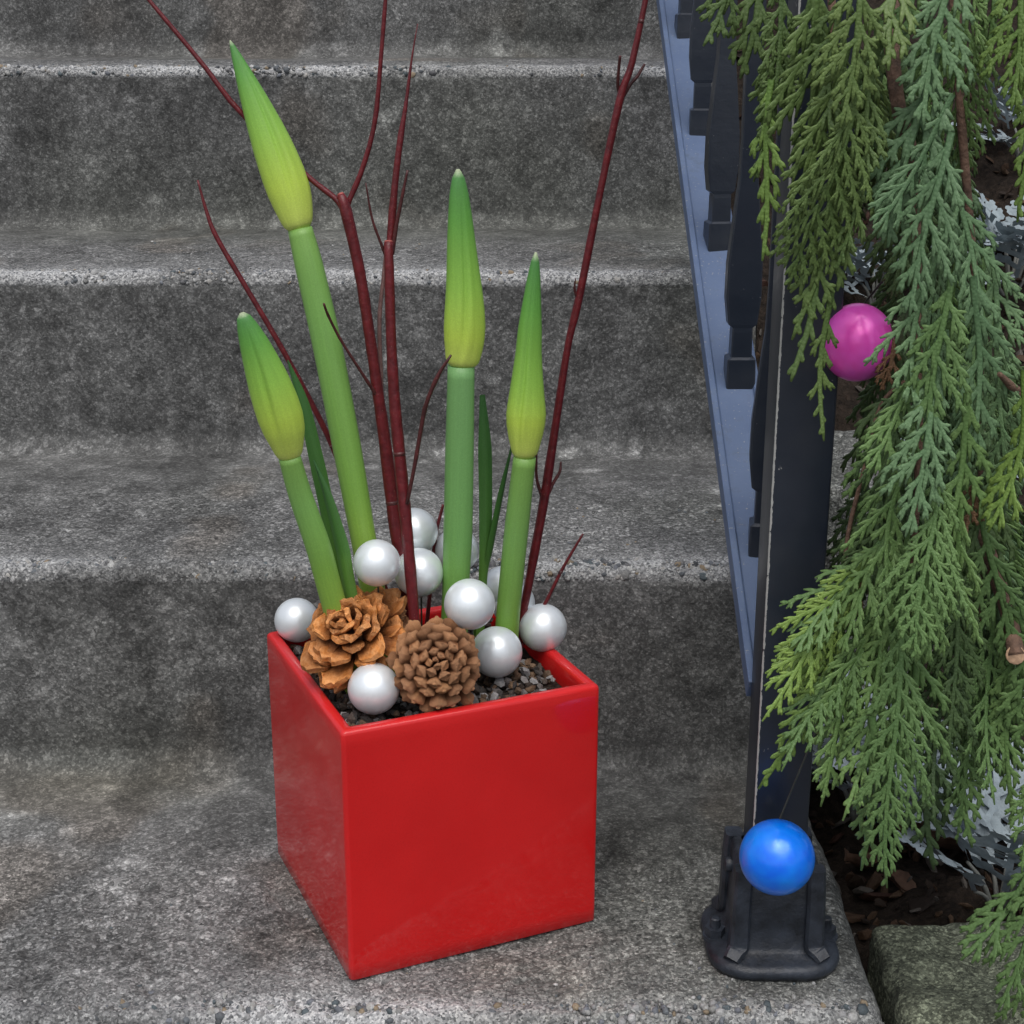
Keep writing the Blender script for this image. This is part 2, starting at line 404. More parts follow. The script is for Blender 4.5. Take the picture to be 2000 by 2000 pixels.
for k in range(NST):
    pr = step_profile(k); m_, n_ = len(pr), len(xs)
    X = np.repeat(xs[None], m_, 0); Y = np.repeat(pr[:, :1], n_, 1); Z = np.repeat(pr[:, 1:2], n_, 1)
    NY = np.repeat(pr[:, 2:3], n_, 1); NZ = np.repeat(pr[:, 3:4], n_, 1)
    P = np.stack([X, Y, Z], -1).reshape(-1, 3)
    wear = np.repeat(pr[:, 4:5], n_, 1).ravel(); skin = np.repeat(pr[:, 5:6], n_, 1).ravel()
    d = .0022*fbm(P, 7, 2, 1)+.0009*fbm(P, 55, 3, 4)*(1-.6*skin)+.0006*vnoise(P, 260, 9)*(1-.9*skin)
    pit = np.clip(fbm(P, 85, 2, 21)-.55, 0, 1)*.004*(1-skin)
    chip = np.clip(wear, 0, 1)*(.0030*np.abs(fbm(P, 60, 2, 12))+.0034*np.clip(fbm(P, 24, 2, 15), 0, 1))
    d = d-pit-chip
    # long waviness of the cast edges
    ev = np.repeat(edge_in[None], m_, 0).ravel()
    d = d-.010*ev**2*(.5+.5*NZ.ravel())
    P[:, 1] += NY.ravel()*d; P[:, 2] += NZ.ravel()*d
    P[:, 0] += np.where(ev > 0, .003*fbm(P, 18, 3, 31)*ev, 0)
    wear = np.clip(wear*np.clip(.62+.75*fbm(P, 7, 3, 41), .12, 1.15), 0, 1)
    idx = np.arange(m_*n_).reshape(m_, n_)
    fc = np.stack([idx[:-1, :-1], idx[:-1, 1:], idx[1:, 1:], idx[1:, :-1]], -1).reshape(-1, 4)
    # right-hand side face of the tread
    ti = np.where(pr[:, 3] > .5)[0]; ti = ti[ti > 12]
    base = len(P); side = P[idx[ti, -1]].copy(); side[:, 2] = -RS-.02; side[:, 0] += .001
    P = np.concatenate([P, side]); wear = np.concatenate([wear, np.zeros(len(ti))]); skin = np.concatenate([skin, np.zeros(len(ti))])
    e = idx[ti, -1]; s_ = base+np.arange(len(ti))
    fc = np.concatenate([fc, np.stack([e[:-1], s_[:-1], s_[1:], e[1:]], -1)])
    me = mesh_np('step', P-np.array([0, 0, -RS]), fc)
    attr_f(me, 'wear', wear); attr_f(me, 'skin', skin); attr_c(me, 'stain', stain_cols(P))
    so = link('step', me, MAT['concrete'], steps); step_objs.append(so)

# aggregate pebbles standing proud of the worn nosings (too many to count)
bpy_ico = None
def ico():
    t = (1+5**.5)/2
    v = np.array([(-1, t, 0), (1, t, 0), (-1, -t, 0), (1, -t, 0), (0, -1, t), (0, 1, t), (0, -1, -t), (0, 1, -t), (t, 0, -1), (t, 0, 1), (-t, 0, -1), (-t, 0, 1)], float)
    v /= np.linalg.norm(v[0])
    f = [(0, 11, 5), (0, 5, 1), (0, 1, 7), (0, 7, 10), (0, 10, 11), (1, 5, 9), (5, 11, 4), (11, 10, 2), (10, 7, 6), (7, 1, 8), (3, 9, 4), (3, 4, 2), (3, 2, 6), (3, 6, 8), (3, 8, 9), (4, 9, 5), (2, 4, 11), (6, 2, 10), (8, 6, 7), (9, 8, 1)]
    return v, f
IV, IF = ico()
def ico2():
    v = [tuple(a) for a in IV]; cache = {}; f = []
    def mid(a, b):
        key = (min(a, b), max(a, b))
        if key not in cache:
            p = (np.array(v[a])+np.array(v[b])); p /= np.linalg.norm(p); v.append(tuple(p)); cache[key] = len(v)-1
        return cache[key]
    for a, b, c in IF:
        x, y, z = mid(a, b), mid(b, c), mid(c, a); f += [(a, x, z), (b, y, x), (c, z, y), (x, y, z)]
    return np.array(v), np.array(f)
IV2, IF2 = ico2()
IFn = np.array(IF)
def blobs(name, cen, rad, cols, shapes=None, fine=False, rough=.18, seed=0, smooth=True):
    r_ = np.random.default_rng(seed); bv, bf = (IV2, IF2) if fine else (IV, IFn)
    n = len(cen); k = len(bv)
    A = r_.normal(size=(n, 3, 3)); Q, _ = np.linalg.qr(A)
    S = shapes if shapes is not None else r_.uniform(.6, 1.25, (n, 3))
    v = bv[None]*S[:, None, :]*(1+rough*r_.normal(size=(n, k, 1)))
    v = np.einsum('nkj,nij->nki', v, Q)*np.asarray(rad)[:, None, None]+np.asarray(cen)[:, None, :]
    f = (bf[None]+(np.arange(n)*k)[:, None, None]).reshape(-1, 3)
    me = mesh_np(name, v.reshape(-1, 3), f, smooth)
    a = me.attributes.new('tint', 'FLOAT_COLOR', 'POINT')
    cc = np.repeat(np.concatenate([cols, np.ones((n, 1))], 1)[:, None], k, 1).reshape(-1, 4)
    a.data.foreach_set('color', cc.astype(np.float32).ravel())
    return me
PAL = np.array([(.07, .075, .08), (.12, .13, .14), (.20, .20, .195), (.30, .30, .29), (.44, .44, .43), (.16, .17, .19), (.24, .19, .13), (.09, .11, .12), (.36, .35, .33), (.12, .13, .14), (.30, .30, .29), (.38, .38, .375), (.2, .2, .2), (.13, .13, .135), (.26, .26, .26)])
for k in range(5):
    n1, n2 = (1500, 1000) if k < 3 else (900, 200)
    x = rng.uniform(XL, XR-.012, n1); dy = np.abs(rng.normal(0, .007, n1))
    a = rng.uniform(.15, 1.5, n1); on_top = rng.random(n1) < .55
    y = np.where(on_top, k*TR+.009+dy, k*TR+.0118-.0100*np.cos(a)); z = np.where(on_top, k*RS-.0030, k*RS-.0131+.0100*np.sin(a))
    x2 = rng.uniform(XL, XR-.012, n2); y2 = k*TR+.012+rng.random(n2)**1.7*.20; z2 = np.full(n2, k*RS-.0017)
    cen = np.stack([np.concatenate([x, x2]), np.concatenate([y, y2]), np.concatenate([z, z2])], -1)
    rad = np.concatenate([rng.gamma(2.0, .00052, n1)+.0009, rng.uniform(.0008, .0016, n2)])
    rad = np.minimum(rad, .0034)
    cols = PAL[rng.integers(0, len(PAL), n1+n2)]*rng.uniform(.8, 1.15, (n1+n2, 1))
    me = blobs('aggregate', cen-np.array([0, 0, -RS]), rad, cols, seed=k, rough=.17, fine=(k == 1))
    tag(link('aggregate', me, MAT['pebble'], step_objs[k]), 'pale and dark pebbles showing in the worn step edge', kind='stuff')

# ------------------------------------------------------------------ planting bed, kerb stone
def bed_z(x, y):
    return -.05+np.clip(y-.30, 0, 5)*.52+.10*np.clip(x-.55, 0, 2)
gx, gy = np.arange(XR-.01, 1.6, .012), np.arange(.06, 2.4, .012)
GX, GY = np.meshgrid(gx, gy); P = np.stack([GX, GY, 0*GX], -1).reshape(-1, 3)
P[:, 2] = bed_z(P[:, 0], P[:, 1])+.014*fbm(P, 14, 3, 51)+.006*fbm(P, 60, 2, 55)
idx = np.arange(len(P)).reshape(GX.shape)
fc = np.stack([idx[:-1, :-1], idx[:-1, 1:], idx[1:, 1:], idx[1:, :-1]], -1).reshape(-1, 4)
bed = tag(link('soil_bed', mesh_np('soil_bed', P, fc), MAT['soil']), 'dark bare soil of the planting bed beside the steps', None, None, 'structure')
nM = 2600
x = rng.uniform(XR+.005, 1.2, nM); y = .09+rng.random(nM)**1.4*1.3
cen = np.stack([x, y, bed_z(x, y)+.004+.014*fbm(np.stack([x, y, 0*x], -1), 14, 3, 51)], -1)
PALM = np.array([(.05, .03, .018), (.10, .055, .03), (.035, .022, .015), (.14, .085, .05), (.16, .14, .12), (.075, .03, .018)])
cols = PALM[rng.integers(0, len(PALM), nM)]*.55
me = blobs('bark_mulch', cen, rng.uniform(.003, .009, nM), cols, shapes=np.stack([rng.uniform(.8, 1.8, nM), rng.uniform(.4, .9, nM), rng.uniform(.2, .45, nM)], -1), seed=77, smooth=False)
tag(link('bark_mulch', me, MAT['pebble']), 'brown bark mulch and litter scattered over the bed', 'mulch', None, 'stuff')
# kerb stone
def rough_block(name, lo, hi, cell, amp, seed, mat, rr_=.008):
    """box surface grid with rounded, uneven faces"""
    vs_, fs = [], []
    lo, hi = np.array(lo), np.array(hi)
    for ax in range(3):
        a, b = [i for i in range(3) if i != ax]
        na = max(2, int((hi[a]-lo[a])/cell)); nb = max(2, int((hi[b]-lo[b])/cell))
        for sgn in (0, 1):
            A, B = np.meshgrid(np.linspace(lo[a], hi[a], na+1), np.linspace(lo[b], hi[b], nb+1), indexing='ij')
            q = np.zeros((*A.shape, 3)); q[..., a] = A; q[..., b] = B; q[..., ax] = (hi if sgn else lo)[ax]
            o = sum(len(v) for v in vs_); vs_.append(q.reshape(-1, 3)); i_ = o+np.arange(A.size).reshape(A.shape)
            f = np.stack([i_[:-1, :-1], i_[1:, :-1], i_[1:, 1:], i_[:-1, 1:]], -1).reshape(-1, 4)
            flip = (sgn == 0) ^ (ax == 1)
            fs.append(f[:, ::-1] if flip else f)
    v = np.concatenate(vs_); f = np.concatenate(fs)
    c = (lo+hi)/2; h = (hi-lo)/2; r_ = rr_
    q = v-c; inner = np.clip(q, -(h-r_), h-r_); dd = q-inner; L = np.linalg.norm(dd, axis=1, keepdims=True)
    nrm = np.where(L > 1e-9, dd/np.maximum(L, 1e-9), 0)
    v = c+inner+nrm*r_
    v = v+nrm*(amp*fbm(v, 13, 3, seed)+amp*.35*fbm(v, 70, 3, seed+5))[:, None]
    me = mesh_np(name, v, f)
    attr_f(me, 'wear', np.zeros(len(v))); attr_f(me, 'skin', np.zeros(len(v))); attr_c(me, 'stain', stain_cols(v, .45))
    return me
kb = rough_block('kerb_stone', (.3575, -.004, -RS), (.72, .112, -.004), .004, .006, 61, None)
tag(link('kerb_stone', kb, MAT['stone']), 'low mossy grey stone block edging the bed right of the steps', 'stone')

gs = rough_block('garden_stone', (.362, .40, .0), (.46, .60, .205), .006, .012, 81, None, .02)
tag(link('garden_stone', gs, MAT['stone']), 'pale grey stone in the bed seen just right of the post', 'stone')

# ------------------------------------------------------------------ red planter
PF = Vector((.0265, .0335, 0)); PHI, PW, PH = .41112, .1665, .1679
pu = Vector((math.cos(PHI), math.sin(PHI), 0)); pv = Vector((-math.sin(PHI), math.cos(PHI), 0))
PC = PF+pu*PW/2+pv*PW/2
def rr_square(half, r, n=6):
    out = []
    for cx, cy, a0 in ((1, 1, 0), (-1, 1, 90), (-1, -1, 180), (1, -1, 270)):
        for i in range(n+1):
            a = math.radians(a0+90*i/n); out.append((cx*(half-r)+r*math.cos(a), cy*(half-r)+r*math.sin(a)))
    return out
planter = thing('planter', PC, 'glossy red square ceramic planter standing on the lowest step', 'planter')
planter.rotation_euler = (0, 0, PHI)
h = PW/2
prof = [(-.006, .0014, 0), (-.0018, .0003, 0), (0, .002, 1), (0, .012, 0)]+[(0, .012+(PH-.022)*i/8, 0) for i in range(1, 9)] + \
       [(0, PH-.003, .6), (-.0004, PH-.0014, 1), (-.0014, PH-.0004, 1), (-.0030, PH, 1), (-.0062, PH-.0001, .7), (-.0076, PH-.0010, .5), (-.0083, PH-.003, .2), (-.0088, PH-.012, 0), (-.0092, PH-.035, 0)]
vs_, fs, edge_highlight = [], [], []
N = 28
for (off, z, rb) in prof:
    vs_ += [(a, b, z) for a, b in rr_square(h+off, max(.0016, .0030+off*.2))]; edge_highlight += [rb]*N
# rounded vertical edges and rim get a highlight painted into the colour
for i in range(len(prof)-1):
    for j in range(N):
        k = (j+1) % N; fs.append((i*N+j, i*N+k, (i+1)*N+k, (i+1)*N+j))
fs.append(tuple(range(N-1, -1, -1)))
edge_highlight = [max(r_, .55 if 0 < (i % 7) < 6 else 0) for i, r_ in enumerate(edge_highlight)]
me = mesh_np('box', vs_, fs); attr_f(me, 'edge_highlight', edge_highlight)
pb = link('body', me, MAT['red'], planter)
# soil
SOILZ = .158
n = 22; g = np.linspace(-(h-.0090), h-.0090, n); GX, GY = np.meshgrid(g, g); P = np.stack([GX, GY, 0*GX], -1).reshape(-1, 3)
P[:, 2] = SOILZ-.004+.003*fbm(P, 40, 2, 71); idx = np.arange(n*n).reshape(n, n)
fc = np.stack([idx[:-1, :-1], idx[:-1, 1:], idx[1:, 1:], idx[1:, :-1]], -1).reshape(-1, 4)
link('potting_soil', mesh_np('soil', P, fc), MAT['potsoil'], planter)
nG = 1100
cen = np.stack([rng.uniform(-h+.013, h-.013, nG), rng.uniform(-h+.013, h-.013, nG), SOILZ-.002+rng.uniform(-.003, .0035, nG)], -1)
PALG = np.array([(.05, .042, .038), (.08, .062, .052), (.12, .105, .10), (.20, .185, .18), (.11, .07, .045), (.16, .10, .062), (.07, .06, .06), (.04, .028, .022), (.045, .04, .038), (.28, .27, .27)])
me = blobs('gravel', cen, rng.uniform(.0018, .0042, nG), PALG[rng.integers(0, len(PALG), nG)], shapes=np.stack([rng.uniform(.8, 1.5, nG), rng.uniform(.6, 1.1, nG), rng.uniform(.45, .8, nG)], -1), seed=5, rough=.22, smooth=False)
tag(link('gravel', me, MAT['pebble'], planter), 'grey and brown grit covering the soil', kind='stuff')
def in_pot(a, b, z=SOILZ):             # a along the front edge 0..1, b towards the back 0..1
    p = PF+pu*(PW*a)+pv*(PW*b); return Vector((p.x, p.y, z))

# ------------------------------------------------------------------ white baubles on picks
BR = .0157
def bauble(px_, py_, r_v, label, Y, rest=None):
    c = py(px_, py_, Y); R = r_v*pix_size(c)
    if rest is not None:
        for _ in range(4): c = pz(px_, py_, rest+R); R = r_v*pix_size(c)
    t = thing('white_bauble', (c.x, c.y, c.z-R), label, 'bauble', 'white baubles in the planter')
    m = MB(); m.sphere((0, 0, R), R, 44, 28); link('ball', m.mesh('ball'), MAT['pearl'], t)
    tilt = Vector((random.uniform(-.3, .3), 1, -.55)).normalized()
    cp = MB(); e = Vector((0, 0, R))+tilt*R*.985
    cp.ring_tube([e-tilt*.001, e+tilt*.003, e+tilt*.0034], [.0036, .0034, .002], 12)
    link('cap', cp.mesh('cap'), MAT['silver'], t)
    if rest is None:
        L_ = max(.008, c.z-R-SOILZ+.006); q = e+tilt*.002
        pk = MB(); pk.ring_tube(smooth_path([q, q+Vector((0, .002, -.004)), Vector((q.x*.6, q.y, -L_*.5)), Vector((q.x*.4, q.y-.002, -L_))], 10), [.0006]*10, 6)
        link('wire_pick', pk.mesh('wire_pick'), MAT['wire'], t)
    return t
for bx0, by0, br0, Yb0, lb0 in (
    (705, 1299, 49, .062, 'white bauble lowest in front, at the planter front rim'),
    (937, 1230, 48.5, .096, 'white bauble at the foot of the rightmost flower stalk'),
    (886, 1140, 48.5, .100, 'white bauble in front of the straight bluish stalk, above the brown cone'),
    (1024, 1184, 45.5, .132, 'white bauble perched on the right rim of the planter'),
    (790, 1080, 46.5, .131, 'white bauble crossed by the dark red branch, lower of two'),
    (711, 1062, 44.5, .108, 'white bauble above the orange cone, left of the branches'),
    (781, 1003, 45, .158, 'topmost white bauble, behind the two thick red branches'),
    (560, 1170, 42, .158, 'white bauble at the left rim of the planter, beside orange cone'),
    (862, 1038, 42, .168, 'white bauble mostly hidden behind the bluish stalk, beside the dark leaf'),
    (950, 1108, 41, .184, 'white bauble peeping out left of the rightmost flower stalk'),
    (968, 1138, 41.5, .180, 'white bauble peeping out right of the rightmost flower stalk')):
    bauble(bx0, by0, br0, lb0, Yb0, {705: SOILZ+.002, 937: SOILZ+.003, 1024: PH-.004, 560: PH-.005}.get(bx0))

# ------------------------------------------------------------------ pine cones
def rosette_scale(wd, ln, th, curl, seed):
    """blunt woody cone scale: base at origin, growing along +Z, inner face +Y, thick broken tip"""
    r_ = random.Random(seed); nu, nv = 6, 8; top, bot, tip = [], [], []
    jag = [r_.uniform(.86, 1.05) for _ in range(nu+1)]; sk_ = r_.uniform(-.2, .2); ph = r_.uniform(0, 6)
    for j in range(nv+1):
        v = j/nv
        for i in range(nu+1):
            u = i/nu*2-1
            hw = wd*.5*(.30+.70*min(1, v*1.35)**1.1)*(1 if v < .82 else 1-.30*((v-.82)/.18)**2)
            z = ln*v*(1-.13*abs(u)**2.5*v)*(1 if v < .6 else 1+(jag[i]-1)*(v-.6)*2.5)
            y = -curl*ln*(v**2)*.5+.10*wd*(u*u)*v+.0006*math.sin(5*u+ph+3*v)
            t_ = th*(.35+.65*v)*(1-.45*abs(u)**3)*(1 if v < .93 else .72)
            ridge = .0010*v*math.exp(-(u/.25)**2)
            x0_ = u*hw+sk_*wd*.5*v*v; top.append((x0_, y+t_*.5+r_.uniform(-.0003, .0003), z)); bot.append((x0_, y-t_*.5-ridge, z)); tip.append(max(0, (v-.35)/.65))
    k = (nu+1)*(nv+1); fs = []; g = lambda j, i: j*(nu+1)+i
    for j in range(nv):
        for i in range(nu):
            fs.append((g(j, i), g(j, i+1), g(j+1, i+1), g(j+1, i))); fs.append((k+g(j, i), k+g(j+1, i), k+g(j+1, i+1), k+g(j, i+1)))
    for j in range(nv):
        fs.append((g(j, 0), g(j+1, 0), k+g(j+1, 0), k+g(j, 0))); fs.append((g(j, nu), k+g(j, nu), k+g(j+1, nu), g(j+1, nu)))
    for i in range(nu): fs.append((g(nv, i), g(nv, i+1), k+g(nv, i+1), k+g(nv, i)))
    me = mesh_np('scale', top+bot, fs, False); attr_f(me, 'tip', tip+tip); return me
def peg_scale(wd, hg, ln, seed):
    """cone scale seen end-on: a rhombic woody knob; base at origin growing along +Z"""
    r_ = random.Random(seed); n = 8; vs_, fs, tip = [], [], []
    prof = [(0, .18), (.5, .50), (.76, .80), (.86, .96), (.91, 1.0), (.95, .93), (.985, .60), (1.0, .30), (1.04, .14)]
    ph = [r_.uniform(.88, 1.1) for _ in range(n)]
    for q, (z, s_) in enumerate(prof):
        for j in range(n):
            a = 2*math.pi*j/n; c, s2 = math.cos(a), math.sin(a)
            rh = 1/(abs(c)**1.25+abs(s2)**1.25)**(1/1.25)
            zz = z*ln-(.10*ln*(s2 < 0)*(-s2) if q > 4 else 0)
            vs_.append((wd*.5*s_*c*rh*ph[j], hg*.5*s_*s2*rh*ph[j]+(.10*hg if q > 5 else 0), zz)); tip.append(min(1, max(0, (z-.55)*2.4)))
    for i in range(len(prof)-1):
        for j in range(n):
            k = (j+1) % n; fs.append((i*n+j, i*n+k, (i+1)*n+k, (i+1)*n+j))
    fs.append(tuple(range(n-1, -1, -1))); fs.append(tuple((len(prof)-1)*n+j for j in range(n)))
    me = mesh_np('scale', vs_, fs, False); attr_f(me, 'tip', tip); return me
def axes_from(zd, yref):
    z = Vector(zd).normalized(); y = Vector(yref); y = (y-z*y.dot(z)).normalized(); x = y.cross(z)
    return Matrix((x, y, z)).transposed()
def put(o, pos, rot, s=1.0):
    m = rot.to_4x4() @ Matrix.Diagonal((s, s, s, 1)) if not isinstance(s, tuple) else rot.to_4x4() @ Matrix.Diagonal((*s, 1))
    m.translation = pos; o.matrix_basis = m

GA = math.radians(137.508)
# orange cone, broad torn scales like a rose
cA = py(643, 1168, .088); axA = (CC-cA).normalized()*.70+Vector((-.36, 0, .45)); axA.normalize()
coneA = thing('pine_cone', (cA.x, cA.y, SOILZ), 'orange-brown open pine cone with broad scales like a rose', 'pine cone', 'pine cones in the planter')
offA = cA-Vector(coneA.location)
Bx = axes_from(axA, (0, 0, 1)); bx_, by_ = Bx.col[0], Bx.col[1]
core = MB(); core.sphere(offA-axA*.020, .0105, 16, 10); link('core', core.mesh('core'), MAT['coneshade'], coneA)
metas = [rosette_scale(.0165+.0016*(s_ % 3), .0262, .0050, -.26+.08*s_, s_) for s_ in range(7)]
for me in metas: me.materials.append(MAT['cone_a'])
r_ = random.Random(3)
NA = 44
for i in range(NA):
    t = i/(NA-1); ps = math.radians(6+92*t**.8)+r_.uniform(-.14, .14)*min(1, t*4); an = i*GA+r_.uniform(-.3, .3)
    rad = (bx_*math.cos(an)+by_*math.sin(an))
    dz = (axA*math.cos(ps)+rad*math.sin(ps)).normalized()
    nrm = axA*math.sin(ps)-rad*math.cos(ps)          # inner face looks towards the axis
    s_ = (.62+.52*min(1, t*1.3))*r_.uniform(.84, 1.12)
    base = offA-axA*(.014+.014*t)+rad*(.0008+.005*t)
    o = link('scale', metas[i % 7], None, coneA); put(o, base, axes_from(dz, nrm+(bx_*r_.uniform(-1, 1)+by_*r_.uniform(-1, 1))*.32), s_)
# brown cone facing the camera with tight spiral knobs
cB = py(824, 1249, .070); axB = (CC-cB).normalized()*.93+Vector((.02, 0, .10)); axB.normalize()
coneB = thing('pine_cone', (cB.x, cB.y, SOILZ), 'brown pine cone with tight spiral of knobs facing outwards', 'pine cone', 'pine cones in the planter')
offB = cB-Vector(coneB.location)-axB*.0125
Bx = axes_from(axB, (0, 0, 1)); bx_, by_ = Bx.col[0], Bx.col[1]
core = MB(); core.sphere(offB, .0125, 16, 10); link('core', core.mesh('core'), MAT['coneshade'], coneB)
pegs = [peg_scale(1.0, .86, 1.0, s_) for s_ in range(6)]
for me in pegs: me.materials.append(MAT['cone_b'])
NB = 58
for i in range(NB):
    t = (i+.3)/NB; ps = 1.85*t**.8; an = i*GA
    ps += r_.uniform(-.02, .02)
    rad = bx_*math.cos(an)+by_*math.sin(an); d_ = axB*math.cos(ps)+rad*math.sin(ps)
    L_ = .0226+.0030*t+r_.uniform(-.0007, .0007)+(.009*max(0, t-.4)*r_.uniform(0, 1.6))
    wd = 1.12*.0232*math.sqrt(2*math.pi*math.sin(ps)*1.48*t**-.2/NB)
    up_ = axB*math.sin(ps)-rad*math.cos(ps)
    o = link('scale', pegs[i % 6], None, coneB)
    put(o, offB, axes_from(d_+axB*.0, up_), (wd*r_.uniform(.92, 1.08), wd*r_.uniform(.92, 1.08), L_))
# small dark cone half hidden behind the other two
cD = py(742, 1160, .125); axD = Vector((.35, -.75, .5)).normalized()
coneD = thing('pine_cone', (cD.x, cD.y, SOILZ), 'half-hidden reddish pine cone between orange cone and red branch', 'pine cone', 'pine cones in the planter')
offD = cD-Vector(coneD.location)
Bx = axes_from(axD, (0, 0, 1)); bx_, by_ = Bx.col[0], Bx.col[1]
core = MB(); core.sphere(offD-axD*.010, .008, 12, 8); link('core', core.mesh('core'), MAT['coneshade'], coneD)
mD = [rosette_scale(.0150, .0205, .0032, .5, 40+s_) for s_ in range(3)]
for me in mD: me.materials.append(MAT['cone_b'])
for i in range(20):
    t = i/19; ps = math.radians(20+90*t**.8); an = i*GA; rad = bx_*math.cos(an)+by_*math.sin(an)
    o = link('scale', mD[i % 3], None, coneD)
    put(o, offD-axD*(.007+.01*t), axes_from(axD*math.cos(ps)+rad*math.sin(ps), axD*math.sin(ps)-rad*math.cos(ps)), .6+.45*t)

# ------------------------------------------------------------------ amaryllis
def axis_pts(pix, Y0, Y1):
    n = len(pix); return [py(p[0], p[1], Y0+(Y1-Y0)*i/(n-1)) for i, p in enumerate(pix)]
def amaryllis(stem_pix, stem_w, bud_pix, bud_w, Y0, Y1, label, smat, leaves=(), lean=0, fold=0.):
    base_pts = axis_pts(stem_pix, Y0, Y1)
    org = base_pts[0].copy(); org.z = SOILZ
    t = thing('amaryllis', org, label, 'flower', 'budding amaryllis in the planter')
    # continue down into the soil
    d0 = (base_pts[0]-base_pts[1]).normalized(); low = base_pts[0]+d0*max(0.0, (base_pts[0].z-SOILZ+.012)/max(.3, -d0.z))
    path = smooth_path([low]+base_pts, 30)
    rad = [w_*.5*pix_size(p) for w_, p in zip(lerp_list([stem_w[0]]+list(stem_w), 30), path)]
    m = MB(); m.ring_tube(path, rad, 20, .86, xref=(1, 0, 0), lobes=lambda a, u: 1+.025*math.cos(2*a+.6))
    link('stem', m.mesh('stem', org, lc=True), smat, t)
    # bud: spathe of two pressed bracts with a seam ridge
    bp = axis_pts(bud_pix, Y1, Y1+lean); bp[0] = bp[0]+(bp[0]-bp[1]).normalized()*.0022; pth = smooth_path(bp, 34)
    rb = [w_*.5*pix_size(p) for w_, p in zip(lerp_list(bud_w, 34), pth)]
    rb[-1] *= .4; rb[0] *= .80; rb[1] *= .97
    def lob(a, u):
        s_ = 1+.05*math.cos(2*a-.9)
        da = math.atan2(math.sin(a-(4.35+fold+.5*u)), math.cos(a-(4.35+fold+.5*u)))
        s_ -= .15*math.exp(-(da/.13)**2)*math.sin(math.pi*min(1, u*1.05))
        s_ += .07*math.exp(-((da-.33)/.22)**2)*math.sin(math.pi*min(1, u*1.05))
        s_ += .003*math.cos(3*a+u*3)
        return s_
    b = MB(); b.ring_tube(pth, rb, 72, .82, xref=(1, 0, 0), lobes=lob)
    bo = link('bud', b.mesh('bud', org, lc=True), MAT['bud'], t)
    for (lp, lw, LY0, LY1, yaw) in leaves:
        pts = axis_pts(lp, LY0, LY1)
        d0 = (pts[0]-pts[1]).normalized(); pts = [pts[0]+d0*max(.004, (pts[0].z-SOILZ+.01)/max(.3, -d0.z))]+pts
        pa = smooth_path(pts, 26); ww = lerp_list([lw[0]]+list(lw), 26); vs_, fs, lc = [], [], []
        X = Vector((math.cos(yaw), math.sin(yaw), 0)); K = 7
        for i, p in enumerate(pa):
            hw = ww[i]*.5*pix_size(p)/max(.35, abs(math.cos(yaw))); tt = (pa[min(i+1, 25)]-pa[max(i-1, 0)]).normalized()
            x_ = (X-tt*X.dot(tt)).normalized(); n_ = tt.cross(x_)
            for side in (1, -1):
                for q in range(K):
                    u = q/(K-1)*2-1
                    vs_.append(p+x_*(u*hw)+n_*(-.22*hw*(1-u*u)*1.2+side*.0008*(1-.9*u*u))); lc.append((u, .3*side, i/25))
        R_ = 2*K
        for i in range(25):
            for side in (0, 1):
                for q in range(K-1):
                    a = i*R_+side*K+q; f = (a, a+1, a+R_+1, a+R_); fs.append(f if side else f[::-1])
        m = MB(); m.add(vs_, fs, lc); link('leaf', m.mesh('leaf', org, lc=True), MAT['leaf'], t)
    return t
amaryllis([(622, 1110), (600, 1030), (567, 935), (546, 862)], [47, 48, 45, 42],
          [(546, 858), (533, 800), (510, 730), (484, 660), (456, 590)], [44, 60, 76, 83, 83, 79, 72, 63, 53, 40, 20], .100, .088,
          'short amaryllis bud leaning left, lowest of the four, over the orange cone', MAT['stem'],
          leaves=[([(640, 1090), (625, 1000), (602, 890), (573, 765), (543, 680)], [20, 26, 27, 22, 3], .125, .12, .35)], lean=-.012)
amaryllis([(690, 1040), (672, 940), (650, 820), (617, 650), (584, 505), (566, 432)], [47, 50, 54, 55, 53, 46],
          [(563, 425), (545, 360), (512, 270), (472, 170), (434, 76)], [50, 62, 72, 79, 80, 77, 72, 64, 54, 43, 31, 19, 5], .135, .150,
          'tallest amaryllis bud leaning far left, highest of the four', MAT['stem'],
          leaves=[([(656, 1090), (645, 1030), (620, 940), (592, 868)], [26, 28, 18, 3], .110, .112, -.2)], lean=.01, fold=.5)
amaryllis([(860, 1105), (864, 1000), (867, 850), (870, 690)], [50, 54, 53, 50],
          [(872, 684), (876, 640), (876, 560), (870, 450), (864, 319)], [56, 64, 69, 74, 76, 74, 69, 63, 57, 51, 44, 35, 16], .132, .128,
          'upright amaryllis bud on a straight bluish-green stalk, right of branches', MAT['stem_blue'],
          leaves=[([(911, 1095), (916, 1000), (915, 850), (910, 745)], [16, 24, 26, 10], .162, .165, .25)], fold=.2)
amaryllis([(956, 1195), (962, 1120), (976, 985), (990, 862)], [44, 44, 45, 42],
          [(990, 856), (992, 800), (994, 740), (1000, 620), (1011, 476)], [44, 54, 64, 71, 73, 70, 64, 56, 48, 44, 35, 25, 10], .152, .140,
          'rightmost amaryllis bud, slender and pointed, leaning slightly right', MAT['stem'],
          leaves=[([(913, 1095), (925, 1030), (945, 930), (966, 838)], [8, 13, 11, 2], .165, .155, .9)], fold=-.2)

